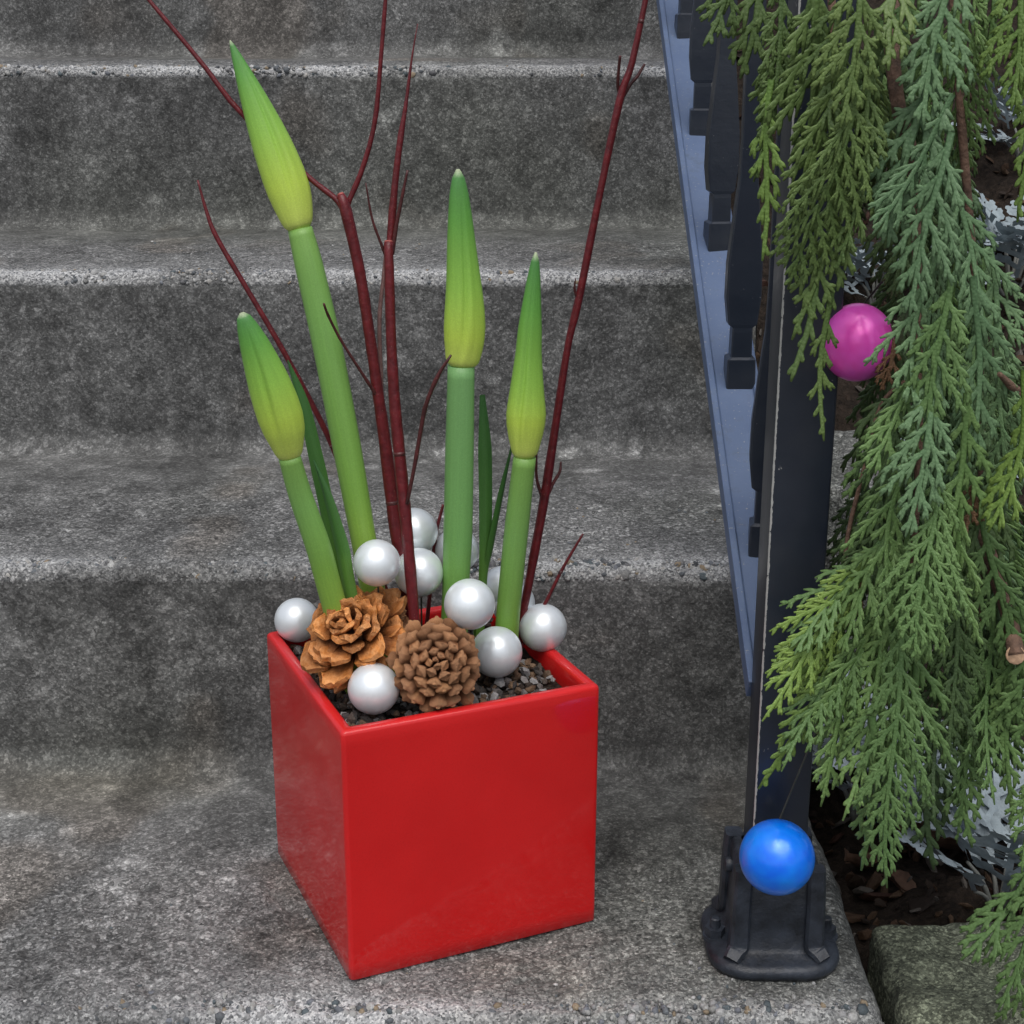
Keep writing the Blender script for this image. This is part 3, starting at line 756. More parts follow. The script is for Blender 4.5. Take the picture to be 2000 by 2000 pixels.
# ------------------------------------------------------------------ red dogwood branches
def branch(label, main, mw, Y0, Y1, twigs, cut=False):
    pts = axis_pts(main, Y0, Y1); org = pts[0].copy(); org.z = SOILZ
    t = thing('dogwood_branch', org, label, 'branch', 'red dogwood branches in the planter')
    if pts[0].z > SOILZ-.004:
        d0 = (pts[0]-pts[1]).normalized(); pts = [pts[0]+d0*((pts[0].z-SOILZ+.012)/max(.4, -d0.z))]+pts; mw = [mw[0]]+list(mw)
    n = 40; pa = smooth_path(pts, n); wd = lerp_list(mw, n)
    rad = [max(.0004, w_*.44*pix_size(p)) for w_, p in zip(wd, pa)]
    rr = random.Random(len(main)*7+int(main[0][0])); rad = [q*(1+rr.uniform(-.05, .05)) for q in rad]
    m = MB(); m.ring_tube(pa, rad, 10); st = link('stem', m.mesh('stem', org), MAT['twig'], t)
    if cut:
        e = pa[-1]; d_ = (pa[-1]-pa[-3]).normalized(); c = MB(); c.ring_tube([e-d_*.0003, e+d_*.0008], [rad[-1]*.98, rad[-1]*.9], 10)
        link('cut_end', c.mesh('cut_end', org), MAT['cut'], t)
    for tw in twigs:
        tp, twd, ya, yb = tw[:4]; mat = tw[4] if len(tw) > 4 else 'twig_dark'
        q = smooth_path(axis_pts(tp, ya, yb), 18); r2 = [max(.00032, w_*.46*pix_size(p)) for w_, p in zip(lerp_list(twd, 18), q)]
        for i in (4, 9, 13): r2[i] *= 1.12
        m = MB(); m.ring_tube(q, r2, 8); link('twig', m.mesh('twig', org), MAT[mat], t)
    # node rings and buds
    for i in rr.sample(range(6, n-4), 1):
        d_ = (pa[i+1]-pa[i-1]).normalized(); c = MB()
        c.ring_tube([pa[i]-d_*.0013, pa[i], pa[i]+d_*.0013], [rad[i]*1.0, rad[i]*1.06, rad[i]*1.0], 10)
        link('node', c.mesh('node', org), MAT['twig_dark'], t)
    return t
YA = .135
branch('thick red branch with cut top forking into two long thin twigs',
       [(768, 1120), (745, 985), (727, 840), (712, 735), (697, 630), (678, 510), (652, 395), (643, 368)], [30, 29, 27, 24, 24, 24, 26, 17], YA, .150,
       [([(647, 396), (632, 374), (575, 328), (450, 208), (380, 118), (281, 0), (250, -40)], [12, 12, 11, 11, 10, 8, 6], .150, .165, 'twig'),
        ([(652, 398), (660, 376), (686, 312), (708, 225), (719, 105), (728, -10), (732, -50)], [12, 11, 11, 10, 9, 8, 7], .150, .155, 'twig'),
        ([(712, 748), (690, 715), (645, 645), (620, 597), (611, 573)], [9, 7, 6, 6, 5], .140, .120),
        ([(722, 800), (718, 700), (716, 600), (724, 520), (729, 460)], [10, 10, 9, 8, 7], .146, .165, 'twig_old')], cut=True)
branch('dark red branch standing in front with cut pink top and three twigs',
       [(781, 1160), (772, 1050), (764, 962), (757, 890), (745, 765), (738, 640), (734, 500), (733, 457)], [24, 25, 26, 26, 25, 23, 21, 20], .104, .127,
       [([(731, 490), (719, 460), (702, 412), (690, 345)], [8, 6, 5, 3], .130, .125),
        ([(735, 480), (738, 430), (746, 340), (755, 265), (766, 195), (777, 110), (788, 45)], [15, 16, 14, 13, 8, 4, 2], .131, .145, 'twig'),
        ([(740, 480), (748, 425), (758, 375), (769, 321)], [9, 8, 7, 5], .130, .128),
        ([(768, 950), (783, 875), (796, 800), (805, 760), (826, 710), (851, 670)], [8, 8, 9, 9, 9, 5], .108, .100)], cut=True)
branch('thin red branch leaning left behind the lowest bud',
       [(690, 1010), (665, 940), (620, 825), (540, 672), (470, 552), (410, 450), (390, 400), (373, 340)], [14, 14, 13, 12, 11, 11, 8, 4], .160, .175, [])
branch('tall red branch leaning right, the rightmost one',
       [(985, 1165), (1008, 1045), (1028, 935), (1050, 790), (1072, 650), (1093, 560), (1138, 335), (1171, 182), (1192, 120), (1220, -10), (1228, -50)],
       [18, 20, 21, 17, 16, 18, 15, 18, 14, 12, 12], .165, .185,
       [([(1173, 185), (1166, 165), (1167, 135), (1170, 105)], [8, 7, 6, 6], .183, .175),
        ([(1176, 182), (1190, 158), (1203, 143), (1216, 121)], [8, 7, 7, 5], .183, .187),
        ([(1025, 945), (1013, 905), (1012, 860), (1016, 822)], [8, 6, 5, 3], .169, .165),
        ([(1029, 945), (1042, 915), (1056, 890), (1058, 871)], [8, 7, 6, 4], .169, .173),
        ([(1090, 565), (1084, 545), (1086, 525)], [7, 5, 2], .175, .171)])
branch('short thin red twig sticking out past the right rim', [(1014, 1165), (1033, 1130), (1062, 1072), (1100, 1007)], [8, 8, 7, 5], .165, .170, [])
branch('stub of red twig between topmost bauble and bluish stalk', [(815, 1080), (822, 1010), (836, 952)], [9, 9, 6], .165, .168, [])

# ------------------------------------------------------------------ iron railing
PX, PYc, PS = .2875, .0770, .0335
rail = thing('railing', (PX, PYc, 0), 'dark iron stair railing with post, sloping channel and balusters', 'railing')
ro = Vector((PX, PYc, 0))
# post with worn paint on its front-left edge
m = MB(); nz = 220; hs_ = PS/2; vs_, fs, chip = [], [], []
ring = rr_square(hs_, .0017, 3); n = len(ring)
for i in range(nz+1):
    z = .004+(.98-.004)*i/nz
    for j, (a, b) in enumerate(ring):
        vs_.append((a, b, z)); chip.append(.76 if j == 9 else (.73 if j == 10 else (.34 if j in (8, 11) else (.2 if j in (12, 15) else .0))))
for i in range(nz):
    for j in range(n): k = (j+1) % n; fs.append((i*n+j, i*n+k, (i+1)*n+k, (i+1)*n+j))
fs.append(tuple(nz*n+j for j in range(n)))
me = mesh_np('post', vs_, fs); attr_f(me, 'chip', chip); link('post', me, MAT['iron'], rail)
# cast shoe
SB = thing_parent = rail
vs_, fs = [], []
def ring_at(hw, r_, z, n=6): return [(a, b, z) for a, b in rr_square(hw, r_, n)]
prof = [(.0405, .025, 0), (.0415, .026, .003), (.0405, .025, .0066), (.0365, .020, .0082), (.0285, .011, .0098), (.0258, .007, .0135), (.0250, .006, .028), (.0246, .005, .064), (.0225, .005, .0665), (.0182, .003, .0668)]
for hw, r_, z in prof: vs_ += ring_at(hw, r_, z)
N = 28
for i in range(len(prof)-1):
    for j in range(N): k = (j+1) % N; fs.append((i*N+j, i*N+k, (i+1)*N+k, (i+1)*N+j))
fs.append(tuple(range(N-1, -1, -1)))
shoe = link('shoe', mesh_np('shoe', vs_, fs), MAT['iron_cast'], rail)
for sx in (-1, 1):
    for sy in (-1, 1):      # flared corner ribs
        m = MB(); e = Vector((sx, sy, 0))
        P0 = [Vector((sx*.0218, sy*.0225, .067)), Vector((sx*.0226, sy*.0234, .045)), Vector((sx*.0228, sy*.0238, .022)), Vector((sx*.0236, sy*.0248, .013)), Vector((sx*.0285, sy*.0310, .0070))]
        pa_ = smooth_path(P0, 16); ra_ = lerp_list([.0054, .0056, .0058, .0062, .0050], 16); sec = [(.7, -1), (1, -.7), (1, .7), (.7, 1), (-.7, 1), (-1, .7), (-1, -.7), (-.7, -1)]
        vv, ff = [], []
        for q, p_ in enumerate(pa_):
            tg = (pa_[min(q+1, 15)]-pa_[max(q-1, 0)]).normalized(); xa = Vector((1, 0, 0)); xa = (xa-tg*xa.dot(tg)).normalized(); ya = tg.cross(xa)
            for a, b in sec: vv.append(p_+xa*(a*ra_[q])+ya*(b*ra_[q]*1.1))
        for q in range(15):
            for k in range(8): k2 = (k+1) % 8; ff.append((q*8+k, q*8+k2, (q+1)*8+k2, (q+1)*8+k))
        ff += [tuple(range(7, -1, -1)), tuple(15*8+k for k in range(8))]
        m.add(vv, ff); link('rib', m.mesh('rib', smooth=False), MAT['iron_cast'], shoe)
for sx in (-1, 1):          # bolt ears, nuts
    for sy in (-.25,):
        b = MB(); c = Vector((sx*.0350, -.004, 0))
        b.ring_tube([c+Vector((0, 0, .007)), c+Vector((0, 0, .009))], [.0078, .0076], 20)
        b.ring_tube([c+Vector((0, 0, .009)), c+Vector((0, 0, .0145))], [.0066, .0064], 6)
        b.ring_tube([c+Vector((0, 0, .0145)), c+Vector((0, 0, .0205)), c+Vector((0, 0, .0212))], [.0034, .0034, .0024], 12)
        link('anchor_bolt', b.mesh('bolt', smooth=False), MAT['iron_cast'], shoe)
# side lugs with set screw
for sx in (-1, 1):
    b = MB(); b.ring_tube([Vector((sx*.0225, .008, .052)), Vector((sx*.0285, .008, .052)), Vector((sx*.0292, .008, .052))], [.0050, .0048, .003], 14)
    link('set_screw', b.mesh('set_screw'), MAT['iron_cast'], shoe)
# bottom channel and handrail run up the stairs
SL = math.atan2(RS, TR); dirR = Vector((0, math.cos(SL), math.sin(SL))); nR = Vector((0, -math.sin(SL), math.cos(SL)))
zr = .1705; r0 = Vector((0, hs_+.0005, zr))
def rail_sweep(sect, start, length, nseg=40):
    vs_, fs = [], []; n = len(sect)
    for i in range(nseg+1):
        p = start+dirR*(length*i/nseg)
        for a, b in sect: vs_.append(p+Vector((a, 0, 0))+nR*b)
    for i in range(nseg):
        for j in range(n): k = (j+1) % n; fs.append((i*n+j, (i+1)*n+j, (i+1)*n+k, i*n+k))
    fs.append(tuple(range(n))); fs.append(tuple(nseg*n+j for j in range(n-1, -1, -1)))
    return vs_, fs
w2 = .0185
sect = [(-w2, -.012), (w2, -.012), (w2, .0030), (w2-.0045, .0030), (w2-.0055, .0002), (-w2+.0055, .0002), (-w2+.0045, .0030), (-w2, .0030)]
vs_, fs = rail_sweep(sect, r0, 1.75)
ch = link('bottom_rail', mesh_np('bottom_rail', vs_, fs, False), MAT['rail'], rail); bevel(ch, .0007, 2)
sect2 = [(-.022, 0), (.022, 0), (.022, .006), (.014, .013), (-.014, .013), (-.022, .006)]
vs_, fs = rail_sweep(sect2, Vector((0, -.06, .945)), 1.9)
hrl = link('handrail', mesh_np('handrail', vs_, fs, False), MAT['rail'], rail); bevel(hrl, .002, 2)
# balusters: foot collar, neck, swelling blade, bar up to the handrail
def baluster_mesh():
    prof = [(.0102, .0102, -.014), (.0106, .0106, 0), (.0102, .0102, .016), (.0076, .0076, .0175), (.0074, .0074, .036), (.0072, .0072, .039), (.0104, .0074, .0415), (.0126, .0072, .060), (.0124, .0068, .085), (.0096, .0064, .115), (.0066, .0058, .145), (.0060, .0058, .17), (.0058, .0058, .5), (.0058, .0058, .765)]
    vs_, fs, chip = [], [], []; N = 16
    for hx, hy, z in prof:
        for a, b in rr_square(1, .12, 3): vs_.append((a*hx, b*hy, z)); chip.append(0)
    for i in range(len(prof)-1):
        for j in range(N): k = (j+1) % N; fs.append((i*N+j, i*N+k, (i+1)*N+k, (i+1)*N+j))
    fs.append(tuple(range(N-1, -1, -1))); fs.append(tuple((len(prof)-1)*N+j for j in range(N)))
    me = mesh_np('baluster', vs_, fs, False); attr_f(me, 'chip', chip); return me
bm_ = baluster_mesh(); bm_.materials.append(MAT['iron'])
def baluster_s(yv):                       # distance along the rail whose foot lands on image row yv
    best = None
    for i in range(1500):
        s_ = i*.001; P_ = ro+r0+dirR*s_; d_ = P_-CC; y_ = (1000-CF*d_.dot(Up)/d_.dot(Fw))/V
        if best is None or abs(y_-yv) < best[0]: best = (abs(y_-yv), s_)
    return best[1]
BS = [baluster_s(y_) for y_ in (1028, 714, 459, 243)]
gap = (BS[3]-BS[0])/3
for i in range(12):
    s_ = BS[0]+gap*i
    if s_ > 1.6: break
    o = link('baluster', bm_, None, rail); p = r0+dirR*s_; o.location = p+Vector((.0042, 0, 0))
    o.rotation_euler = (0, 0, .12*((i*37) % 5-2)*.5)

# ------------------------------------------------------------------ cedar garland
def spray_mesh(length, width, seed, bend=.0, thick=.00142, droop=.5):
    """flat cedar spray, rachis along -Z from the origin, spread in X, thin in Y"""
    r_ = random.Random(seed); V_, F_, T_ = [], [], []
    def strip(path, r0_, r1_, tip0, tip1):
        o = len(V_); m = len(path)
        for i, p in enumerate(path):
            t = (path[min(i+1, m-1)]-path[max(i-1, 0)]).normalized(); x = Vector((0, 1, 0)).cross(t)
            if x.length < 1e-4: x = Vector((1, 0, 0))
            x.normalize(); y = t.cross(x)
            u = i/(m-1); rr = r0_+(r1_-r0_)*u
            if i == m-1: rr *= .45
            for a, b in ((1, 0), (.5, .26), (-.5, .26), (-1, 0), (-.5, -.26), (.5, -.26)):
                V_.append(p+x*(a*rr)+y*(b*rr)); T_.append(tip0+(tip1-tip0)*u)
        for i in range(m-1):
            for j in range(6):
                k = (j+1) % 6; F_.append((o+i*6+j, o+i*6+k, o+(i+1)*6+k, o+(i+1)*6+j))
        F_.append(tuple(o+(m-1)*6+j for j in range(6)))
    ph = r_.uniform(0, 6); ph2 = r_.uniform(0, 6); b1 = r_.uniform(-.10, .10); b2 = r_.uniform(-.14, .14)
    def rach(u):
        return Vector((length*(b1*u*u+.02*math.sin(u*5+ph)), length*(b2*u*u+.03*math.sin(u*4+ph2)), -length*u))
    m = 14; strip([rach(i/m) for i in range(m+1)], thick*1.35, thick*.8, .0, .6)
    step = .0058; nlat = int(length/step)
    for i in range(1, nlat):
        u = i/nlat+r_.uniform(-.2, .2)/nlat; side = 1 if i % 2 else -1
        prof = (math.sin(min(1, u/.35)*math.pi/2)**.8)*(1-max(0, (u-.22)/.78)**1.25)
        L_ = width*.5*prof*r_.uniform(.75, 1.12)/.62
        if L_ < .003: L_ = .003+r_.uniform(0, .002)
        if r_.random() < .07: L_ *= .4
        b = rach(u); t = (rach(min(1, u+.02))-rach(max(0, u-.02))).normalized()
        ang = math.radians(r_.uniform(30, 42)); zy = r_.uniform(-.14, .14)
        side_v = Vector((side, zy, 0)).normalized()
        d_ = (t*math.cos(ang)+side_v*math.sin(ang)).normalized(); g_ = Vector((0, 0, -1))
        def lat(v, d_=d_, b=b, L_=L_): return b+d_*(L_*v)+g_*(L_*droop*.42*v*v)
        k = 5; strip([lat(q/k) for q in range(k+1)], thick*1.0, thick*.82, .1, .8)
        ns = int(L_/.0033)
        for s_ in range(1, ns):
            v = s_/ns; sd = 1 if s_ % 2 else -1
            l3 = (.0036+.0085*(1-v)*min(1, L_/.022))*r_.uniform(.8, 1.2)
            if sd*side < 0: l3 *= .8
            td = (lat(min(1, v+.05))-lat(v-.05)).normalized(); pn = Vector((0, 1, 0)).cross(td).normalized()*sd
            a3 = math.radians(r_.uniform(24, 36)); d3 = (td*math.cos(a3)+pn*math.sin(a3)+Vector((0, r_.uniform(-.06, .06), 0))).normalized()
            p0 = lat(v); pts = [p0, p0+d3*(l3*.5)+g_*(l3*.03), p0+d3*l3+g_*(l3*.14)]
            strip(pts, thick*.9, thick*.78, .3, 1)
            if l3 > .0062 and r_.random() < .6:
                p1 = p0+d3*(l3*.45); pn3 = Vector((0, 1, 0)).cross(d3).normalized()*(1 if r_.random() < .5 else -1)
                d4 = (d3*.8+pn3*.6).normalized(); strip([p1, p1+d4*(l3*.25), p1+d4*(l3*.5)], thick*.8, thick*.65, .5, 1)
    me = mesh_np('spray', V_, F_); attr_f(me, 'tip', T_); return me
SPR = {}
def get_spray(L_, W_, mat, var):
    Lc = min((.05, .08, .12, .165, .22), key=lambda q: abs(q-L_)); wc = min((.24, .38, .55), key=lambda q: abs(q-W_/L_))
    key = (Lc, wc, mat, var % 2)
    if key not in SPR:
        base = (Lc, wc, var % 2)
        if base not in SPR: SPR[base] = spray_mesh(Lc, Lc*wc, hash(base) % 9999 if False else int(Lc*1e4)*7+int(wc*100)*3+(var % 2))
        me = SPR[base].copy(); me.materials.append(MAT[mat]); SPR[key] = me
    return SPR[key], Lc
gtop = py(1700, -260, .075)
garl = thing('cedar_garland', gtop, 'hanging garland of green cedar sprays covering the iron post', 'garland')
sp_r = random.Random(11); nsp = [0]
def spray(bx, by, tx, ty, Y0, Y1, W, mat, roll=None, tilt=0.):
    b = py(bx, by, Y0); t = py(tx, ty, Y1); d_ = t-b; L_ = d_.length; d_.normalize()
    view = (CC-(b+t)*.5).normalized(); n_ = (view-d_*view.dot(d_)).normalized()
    rl = sp_r.uniform(-.55, .55) if roll is None else roll
    n_ = Matrix.Rotation(rl, 3, d_) @ n_
    me, Lc = get_spray(L_, W*pix_size(b), mat, nsp[0]); nsp[0] += 1
    y_ = n_; z_ = -d_; x_ = y_.cross(z_)
    s_ = L_/Lc; sw = s_*sp_r.uniform(.9, 1.1)*(1 if sp_r.random() < .5 else -1)
    o = link('cedar_spray', me, None, garl)
    m = Matrix((x_*sw, y_*s_, z_*s_)).transposed().to_4x4(); m.translation = b-gtop; o.matrix_basis = m
    return o
O, G, B, L, D = 'cedar_olive', 'cedar_green', 'cedar_blue', 'cedar_lime', 'cedar_shaded'
S = [ # base x,y  tip x,y  Y0 Y1 width mat
 (1400,-90,1341,92,.03,.03,60,O),(1440,-80,1412,150,.04,.04,70,O),(1490,-70,1430,345,.02,.02,75,O),(1462,150,1428,490,.02,.02,46,L),
 (1560,-90,1462,250,.03,.03,110,O),(1545,-40,1500,330,.02,.025,120,O),(1600,-60,1535,250,.01,.01,130,O),(1590,90,1512,420,.01,.012,120,O),
 (1610,160,1525,560,.005,.005,135,O),(1640,-80,1575,240,.0,.0,150,O),(1660,60,1610,330,.01,.01,140,O),(1590,300,1520,650,.015,.015,80,O),
 (1640,260,1590,520,.01,.01,80,O),(1540,500,1512,720,.02,.02,45,O),(1565,540,1540,828,.02,.02,42,O),(1700,-80,1660,130,.02,.0,140,O),
 (1730,-90,1700,110,.03,.02,130,G),(1790,-90,1750,240,.02,.01,130,B),(1830,-60,1800,330,.05,.04,120,G),(1760,100,1690,470,.02,.01,140,B),
 (1800,180,1665,455,.01,.0,130,B),(1790,250,1730,600,.0,-.01,150,B),(1800,330,1880,640,.02,.01,130,B),
 (1860,470,1915,740,.03,.02,100,B),(1760,480,1690,760,.0,-.01,150,B),(1790,520,1760,840,-.01,-.015,160,G),(1840,520,1865,860,.0,.0,140,B),
 (1880,600,1920,960,.01,.01,130,B),(1740,640,1660,900,.0,-.01,150,G),(1780,700,1700,1010,-.01,-.02,160,B),(1830,740,1800,1080,-.005,-.01,150,G),
 (1880,820,1830,1130,.02,.01,120,D),(1720,840,1640,1110,.01,.0,140,G),(1770,880,1715,1240,-.015,-.025,160,G),(1820,960,1765,1260,-.01,-.02,150,G),
 (1690,960,1600,1240,.015,.005,140,G),(1660,1020,1480,1220,.025,.01,120,G),(1650,1050,1422,1345,.02,.0,130,L),(1640,1080,1440,1495,.02,.005,120,L),
 (1650,1120,1490,1450,.015,.005,130,G),(1660,1150,1545,1520,.01,.0,130,G),(1690,1120,1600,1530,.005,-.005,140,G),(1700,1150,1645,1655,-.005,-.015,150,G),
 (1650,1350,1647,1655,-.01,-.015,110,G),(1740,1180,1700,1500,.0,-.01,140,G),(1790,1180,1760,1540,.01,.0,130,D),(1830,1150,1825,1600,.02,.015,120,G),
 (1870,1150,1860,1500,.02,.01,130,G),(1910,1150,1905,1560,.01,.01,120,G),(1640,1200,1520,1480,.03,.02,110,G),(1600,1150,1450,1290,.03,.015,90,L),
 (1700,700,1640,980,.04,.03,130,D),(1680,860,1625,1120,.04,.035,110,D),(1900,1000,1850,1350,.03,.03,130,D),(1820,1350,1815,1600,.02,.02,80,G),
 (1980,1430,1905,1640,.0,-.01,90,G),(1980,1560,1850,1830,-.01,-.02,150,G),(1990,1640,1880,1900,-.02,-.03,150,G),(1990,1760,1920,2010,-.02,-.03,140,G),
 (1940,-80,1900,210,.02,.01,110,L),(1960,-60,1925,420,.02,.01,90,L),(1880,-80,1870,120,.04,.04,110,G),(1940,700,1905,1010,-.01,-.02,110,L),
 (1960,1180,1930,1480,.0,.0,120,G),(1760,1350,1740,1640,.03,.03,90,D),(1720,1000,1660,1330,.02,.015,140,G),(1760,1080,1700,1400,.01,.0,150,G),
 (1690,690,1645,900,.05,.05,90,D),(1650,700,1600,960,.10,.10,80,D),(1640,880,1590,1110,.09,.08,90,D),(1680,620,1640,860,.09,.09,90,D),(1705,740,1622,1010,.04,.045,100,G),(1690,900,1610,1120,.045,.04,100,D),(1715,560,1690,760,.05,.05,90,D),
 (1700,300,1690,420,.03,.03,50,'cedar_dead'),(1690,640,1668,740,.045,.045,40,'cedar_dead'),(1840,900,1815,1010,.0,.0,50,'cedar_dead'),(1630,1100,1600,1200,.02,.02,40,'cedar_dead'),
 (1810,1060,1790,1420,.0,-.005,150,D),(1860,980,1900,1260,.01,.01,130,G),
]
for (bx, by, tx, ty, a, b_, W, mt) in S: spray(bx, by, tx, ty, a, b_, W*(1.5 if by < 1000 else 1.15), mt)
# sprays deeper in the garland; the dark ones paint shade between the layers
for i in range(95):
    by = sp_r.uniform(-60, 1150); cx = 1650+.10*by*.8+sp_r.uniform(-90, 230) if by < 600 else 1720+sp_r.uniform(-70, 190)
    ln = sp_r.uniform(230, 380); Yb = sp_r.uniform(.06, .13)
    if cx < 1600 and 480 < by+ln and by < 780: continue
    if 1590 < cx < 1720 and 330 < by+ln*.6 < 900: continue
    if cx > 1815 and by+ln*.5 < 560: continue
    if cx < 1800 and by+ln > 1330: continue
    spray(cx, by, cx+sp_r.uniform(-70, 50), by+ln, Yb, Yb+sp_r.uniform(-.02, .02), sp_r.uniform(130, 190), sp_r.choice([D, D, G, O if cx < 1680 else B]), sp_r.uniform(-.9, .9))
def gstem(pts, wd, mat='cedar_bark'):
    q = smooth_path([py(x, y, Y) for x, y, Y in pts], 24); m = MB()
    m.ring_tube(q, [max(.0005, w_*.5*pix_size(p)) for w_, p in zip(lerp_list(wd, 24), q)], 9)
    return link('stem', m.mesh('stem', gtop), MAT[mat], garl)
gstem([(1700, -320, .075), (1690, -120, .07), (1682, 60, .05), (1695, 200, .03), (1722, 300, .035), (1730, 480, .04), (1735, 700, .04), (1730, 950, .04), (1710, 1180, .035)], [34, 32, 30, 28, 24, 18, 16, 14, 8])
gstem([(1800, -300, .08), (1800, -60, .06), (1812, 200, .05), (1830, 420, .045), (1850, 700, .04), (1850, 1000, .035), (1850, 1200, .03)], [26, 24, 18, 16, 14, 10, 6])
gstem([(1560, -280, .07), (1565, -60, .045), (1580, 150, .03), (1590, 350, .03)], [22, 18, 12, 6])
gstem([(1735, 700, .045), (1665, 760, .045), (1632, 880, .045), (1600, 1010, .045), (1590, 1130, .04)], [9, 8, 8, 9, 6], 'cedar_bark')
gstem([(1850, 1000, .03), (1900, 1150, .02), (1918, 1238, .0)], [30, 30, 34])
gstem([(1980, 790, .03), (1925, 745, .01), (1885, 705, -.002)], [26, 22, 9])
gstem([(1960, -260, .08), (1950, 0, .05), (1950, 400, .03), (1975, 900, .02), (1985, 1400, .02), (1995, 1800, .0)], [20, 18, 15, 14, 12, 8])
# pale sawn end
e = py(1916, 1236, -.001); m = MB(); dv = (CC-e).normalized()
m.ring_tube([e-dv*.004, e, e+dv*.0004], [.0052, .0052, .0048], 14)
link('sawn_end', m.mesh('sawn_end', gtop), simple('pale_wood', (.42, .27, .17), .7, nscale=400, noise_amt=.3), garl)
# the garland hooks over the handrail
hk = MB(); q = [gtop+Vector((0, 0, -.01)), gtop+Vector((-.01, .01, .10)), Vector((PX+.03, PYc+.02, .97)), Vector((PX, PYc+.03, .995)), Vector((PX-.03, PYc+.03, .97))]
hk.ring_tube(smooth_path(q, 24), [.005]*24, 8); link('hanging_stem', hk.mesh('hanging_stem', gtop), MAT['cedar_bark'], garl)

def hung_bauble(x, y, rv, Yp, name_label, mat, hook_to, sc_=(1, 1, 1)):
    c = py(x, y, Yp); R_ = rv*pix_size(c)
    t = thing('bauble', (c.x, c.y, c.z-R_*sc_[2]), name_label, 'bauble', 'coloured baubles on the garland')
    o_ = Vector(t.location); m = MB(); m.sphere(c, R_, 48, 32, sc_); link('ball', m.mesh('ball', o_), MAT[mat], t)
    top = c+Vector((.12, .97, .12)).normalized()*R_*.99
    dn = (top-c).normalized(); k = MB(); k.ring_tube([top-dn*.001, top+dn*.004, top+dn*.0045], [.0045, .0043, .002], 14); link('cap', k.mesh('cap', o_), MAT['silver'], t)
    h_ = MB(); q = smooth_path([top+dn*.003, top+dn*.008+Vector((.004, 0, .010)), Vector(hook_to)], 12); h_.ring_tube(q, [.0006]*12, 6)
    link('hanger', h_.mesh('hanger', o_), MAT['wire'], t)
hung_bauble(1466, 1617, 71, .020, 'shiny blue bauble hanging in front of the post foot', 'blue', py(1560, 1330, .04))
hung_bauble(1617, 646, 74, .062, 'magenta pink bauble tucked in the cedar beside the post', 'pink', py(1690, 500, .06), (.93, .93, 1.0))

# ------------------------------------------------------------------ bed plants and litter
def dusty_leaf(seed, L_=.065):
    """felted silver leaf: midrib blade with pairs of blunt, notched lobes"""
    r_ = random.Random(seed); V_, F_ = [], []
    def surf(x, z): return (x*L_, (-.30*z*z+.35*x*x+.03*math.sin(11*x+8*z+seed))*L_, z*L_)
    def poly(pts):
        o = len(V_); V_.extend(surf(x, z) for x, z in pts); F_.append(tuple(range(o, o+len(pts))))
    def lobe(bx, bz, an, ln, wd):
        ca, sa = math.sin(an), math.cos(an); P_ = []
        for a, b in ((0, -.5), (.45, -.55), (.62, -1.15), (.80, -1.2), (.86, -.55), (.98, -.6), (1.06, -.15), (1.0, .4), (.88, .55), (.84, 1.1), (.66, 1.2), (.5, .6), (0, .5)):
            a2, b2 = a*ln, b*wd*r_.uniform(.85, 1.15); P_.append((bx+a2*ca-b2*sa*1.0, bz+a2*sa+b2*ca))
        poly(P_)
    for q in range(6):
        z0_, z1_ = q/6*.95, (q+1)/6*.95; poly([(-.03, z0_), (.03, z0_), (.03, z1_), (-.03, z1_)])
    for q in range(4):
        z = .22+.19*q; ln = (.36, .42, .36, .26)[q]*r_.uniform(.88, 1.1)
        for sd in (-1, 1): lobe(.015*sd, z+.03*sd, sd*math.radians(r_.uniform(50, 64)), ln, .075)
    lobe(0, .78, 0, .30, .09)
    return mesh_np('leaf', V_, F_, False)
DL = [dusty_leaf(s_) for s_ in range(4)]
for me in DL:
    me.materials.append(MAT['dusty'])
dr = random.Random(5)
def bedpt(x, y):
    d_ = ray(x, y); best = None
    for i in range(400):
        s_ = .7+i*.005; p = CC+d_*s_
        if p.y > .06 and p.z <= float(bed_z(np.array([p.x]), np.array([p.y]))[0])+.004: return p
    return CC+d_*2.2
def dusty(x, y, n_, h_, label, spread=1.0, s0=1.0):
    g_ = bedpt(x, y); t = thing('dusty_miller', g_, label, 'plant', 'silver-leaved plants in the bed')
    for i in range(n_):
        an = i*GA+dr.uniform(-.3, .3); el = dr.uniform(.25, 1.3); hh = h_*dr.uniform(.25, 1)
        rad = Vector((math.cos(an), math.sin(an), 0)); b = Vector((0, 0, hh*.6))+rad*dr.uniform(.005, .03)*spread
        dz = rad*math.cos(el)+Vector((0, 0, math.sin(el))); o = link('leaf', DL[i % 4], None, t)
        put(o, b, axes_from(dz, Vector((0, 0, 1))-rad*.3), s0*dr.uniform(.7, 1.15))
        if i % 3 == 0:
            m = MB(); m.ring_tube(smooth_path([Vector((0, 0, -.01)), b*.5+Vector((0, 0, .004)), b], 8), lerp_list([.0024, .0012], 8), 6); link('stem', m.mesh('stem'), MAT['dusty_stem'], t)
dusty(1710, 1580, 18, .14, 'silver-leaved plant behind the lowest hanging cedar tips', 1.2, 1.0)
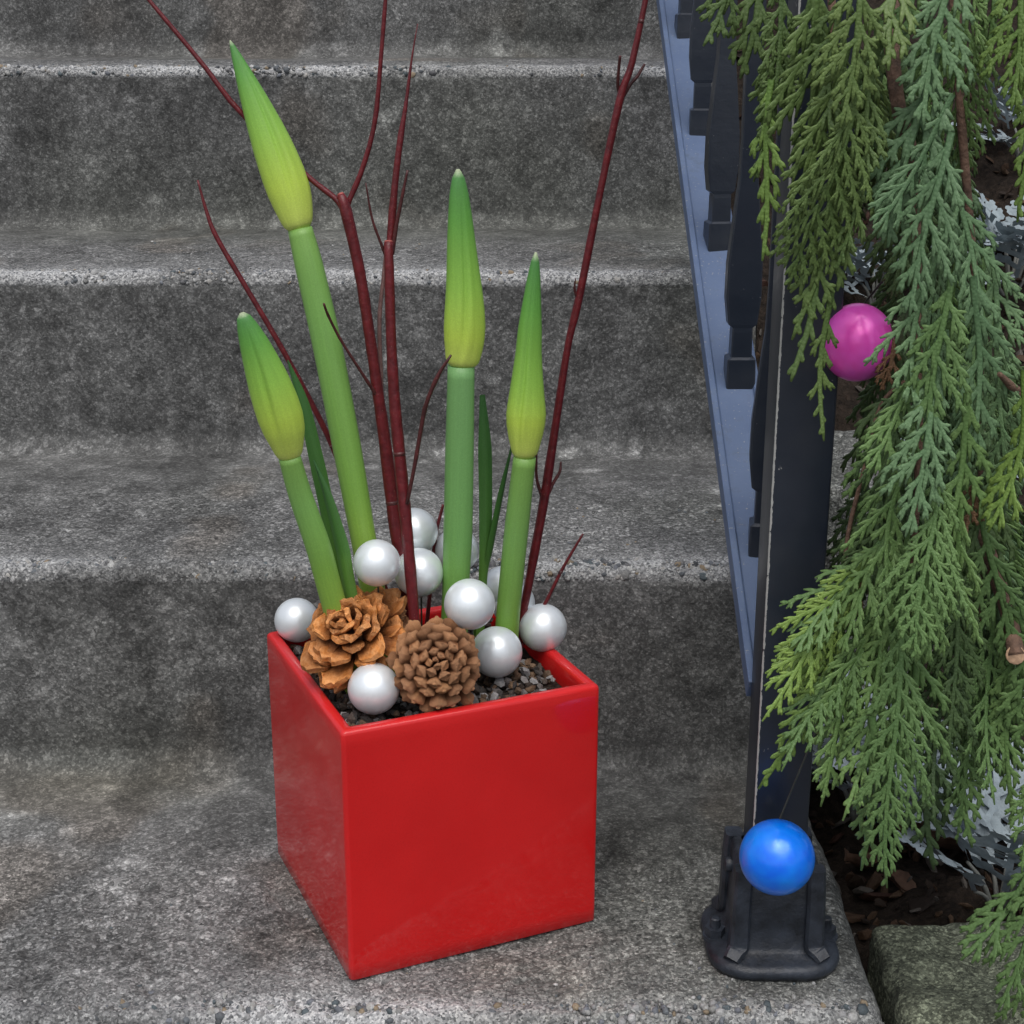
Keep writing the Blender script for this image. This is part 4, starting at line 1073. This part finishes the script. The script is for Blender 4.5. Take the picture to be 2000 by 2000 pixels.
dusty(1885, 1730, 20, .10, 'silver-leaved plant low at the right edge beyond the stone', 1.5, 1.2)
dusty(1612, 1530, 14, .11, 'small silver-leaved plant just right of the post', .8, .8)
dusty(1905, 560, 26, .13, 'large silver-leaved plant behind the garland at upper right', 1.6, 1.15)
dusty(1650, 590, 16, .10, 'silver-leaved plant seen above the pink bauble', 1.2, 1.0)
dusty(1925, 300, 16, .10, 'silver-leaved plant in the top right corner', 1.4, 1.0)
dusty(1790, 900, 14, .08, 'silver-leaved plant mostly hidden behind the middle of the garland', 1.4, 1.0)
# dead leaves and stick
def dead_leaf(x, y, L_, an, label, seed):
    r_ = random.Random(seed); g_ = bedpt(x, y); vs_, fs = [], []; nu, nv = 6, 12
    for j in range(nv+1):
        v = j/nv; hw = .32*math.sin(math.pi*min(1, v*.96+.02))**.8
        for i in range(nu+1):
            u = i/nu*2-1; vs_.append((u*hw*L_*(1+.1*math.sin(j*2.1+seed)), (v-.5)*L_, L_*(.22*u*u+.10*math.sin(v*5+seed)+.03*math.sin(9*u+v*7))+.004))
    for j in range(nv):
        for i in range(nu): a = j*(nu+1)+i; fs.append((a, a+1, a+nu+2, a+nu+1))
    t = thing('dead_leaf', g_, label, 'leaf', 'dead leaves on the bed'); t.rotation_euler = (.25, .1, an)
    link('blade', mesh_np('dead_leaf', vs_, fs), MAT['dead'], t)
    m = MB(); m.ring_tube([Vector((0, -.75*L_, .008)), Vector((.01*L_, -.5*L_, .008)), Vector((0, 0, .006)), Vector((0, .45*L_, .006))], [.0009, .0009, .0007, .0004], 6); link('midrib', m.mesh('midrib'), MAT['dead'], t)
dead_leaf(1760, 1600, .075, 1.2, 'curled brown dead leaf lying on soil behind the hanging cedar', 1)
dead_leaf(1700, 1540, .06, .2, 'brown dead leaf half under the silver plant', 2)
dead_leaf(1620, 1640, .035, 2.2, 'small reddish dead leaf on soil next to the step edge', 3)
dead_leaf(1700, 1690, .03, .8, 'tiny dead leaf on the soil in front of the others', 4)
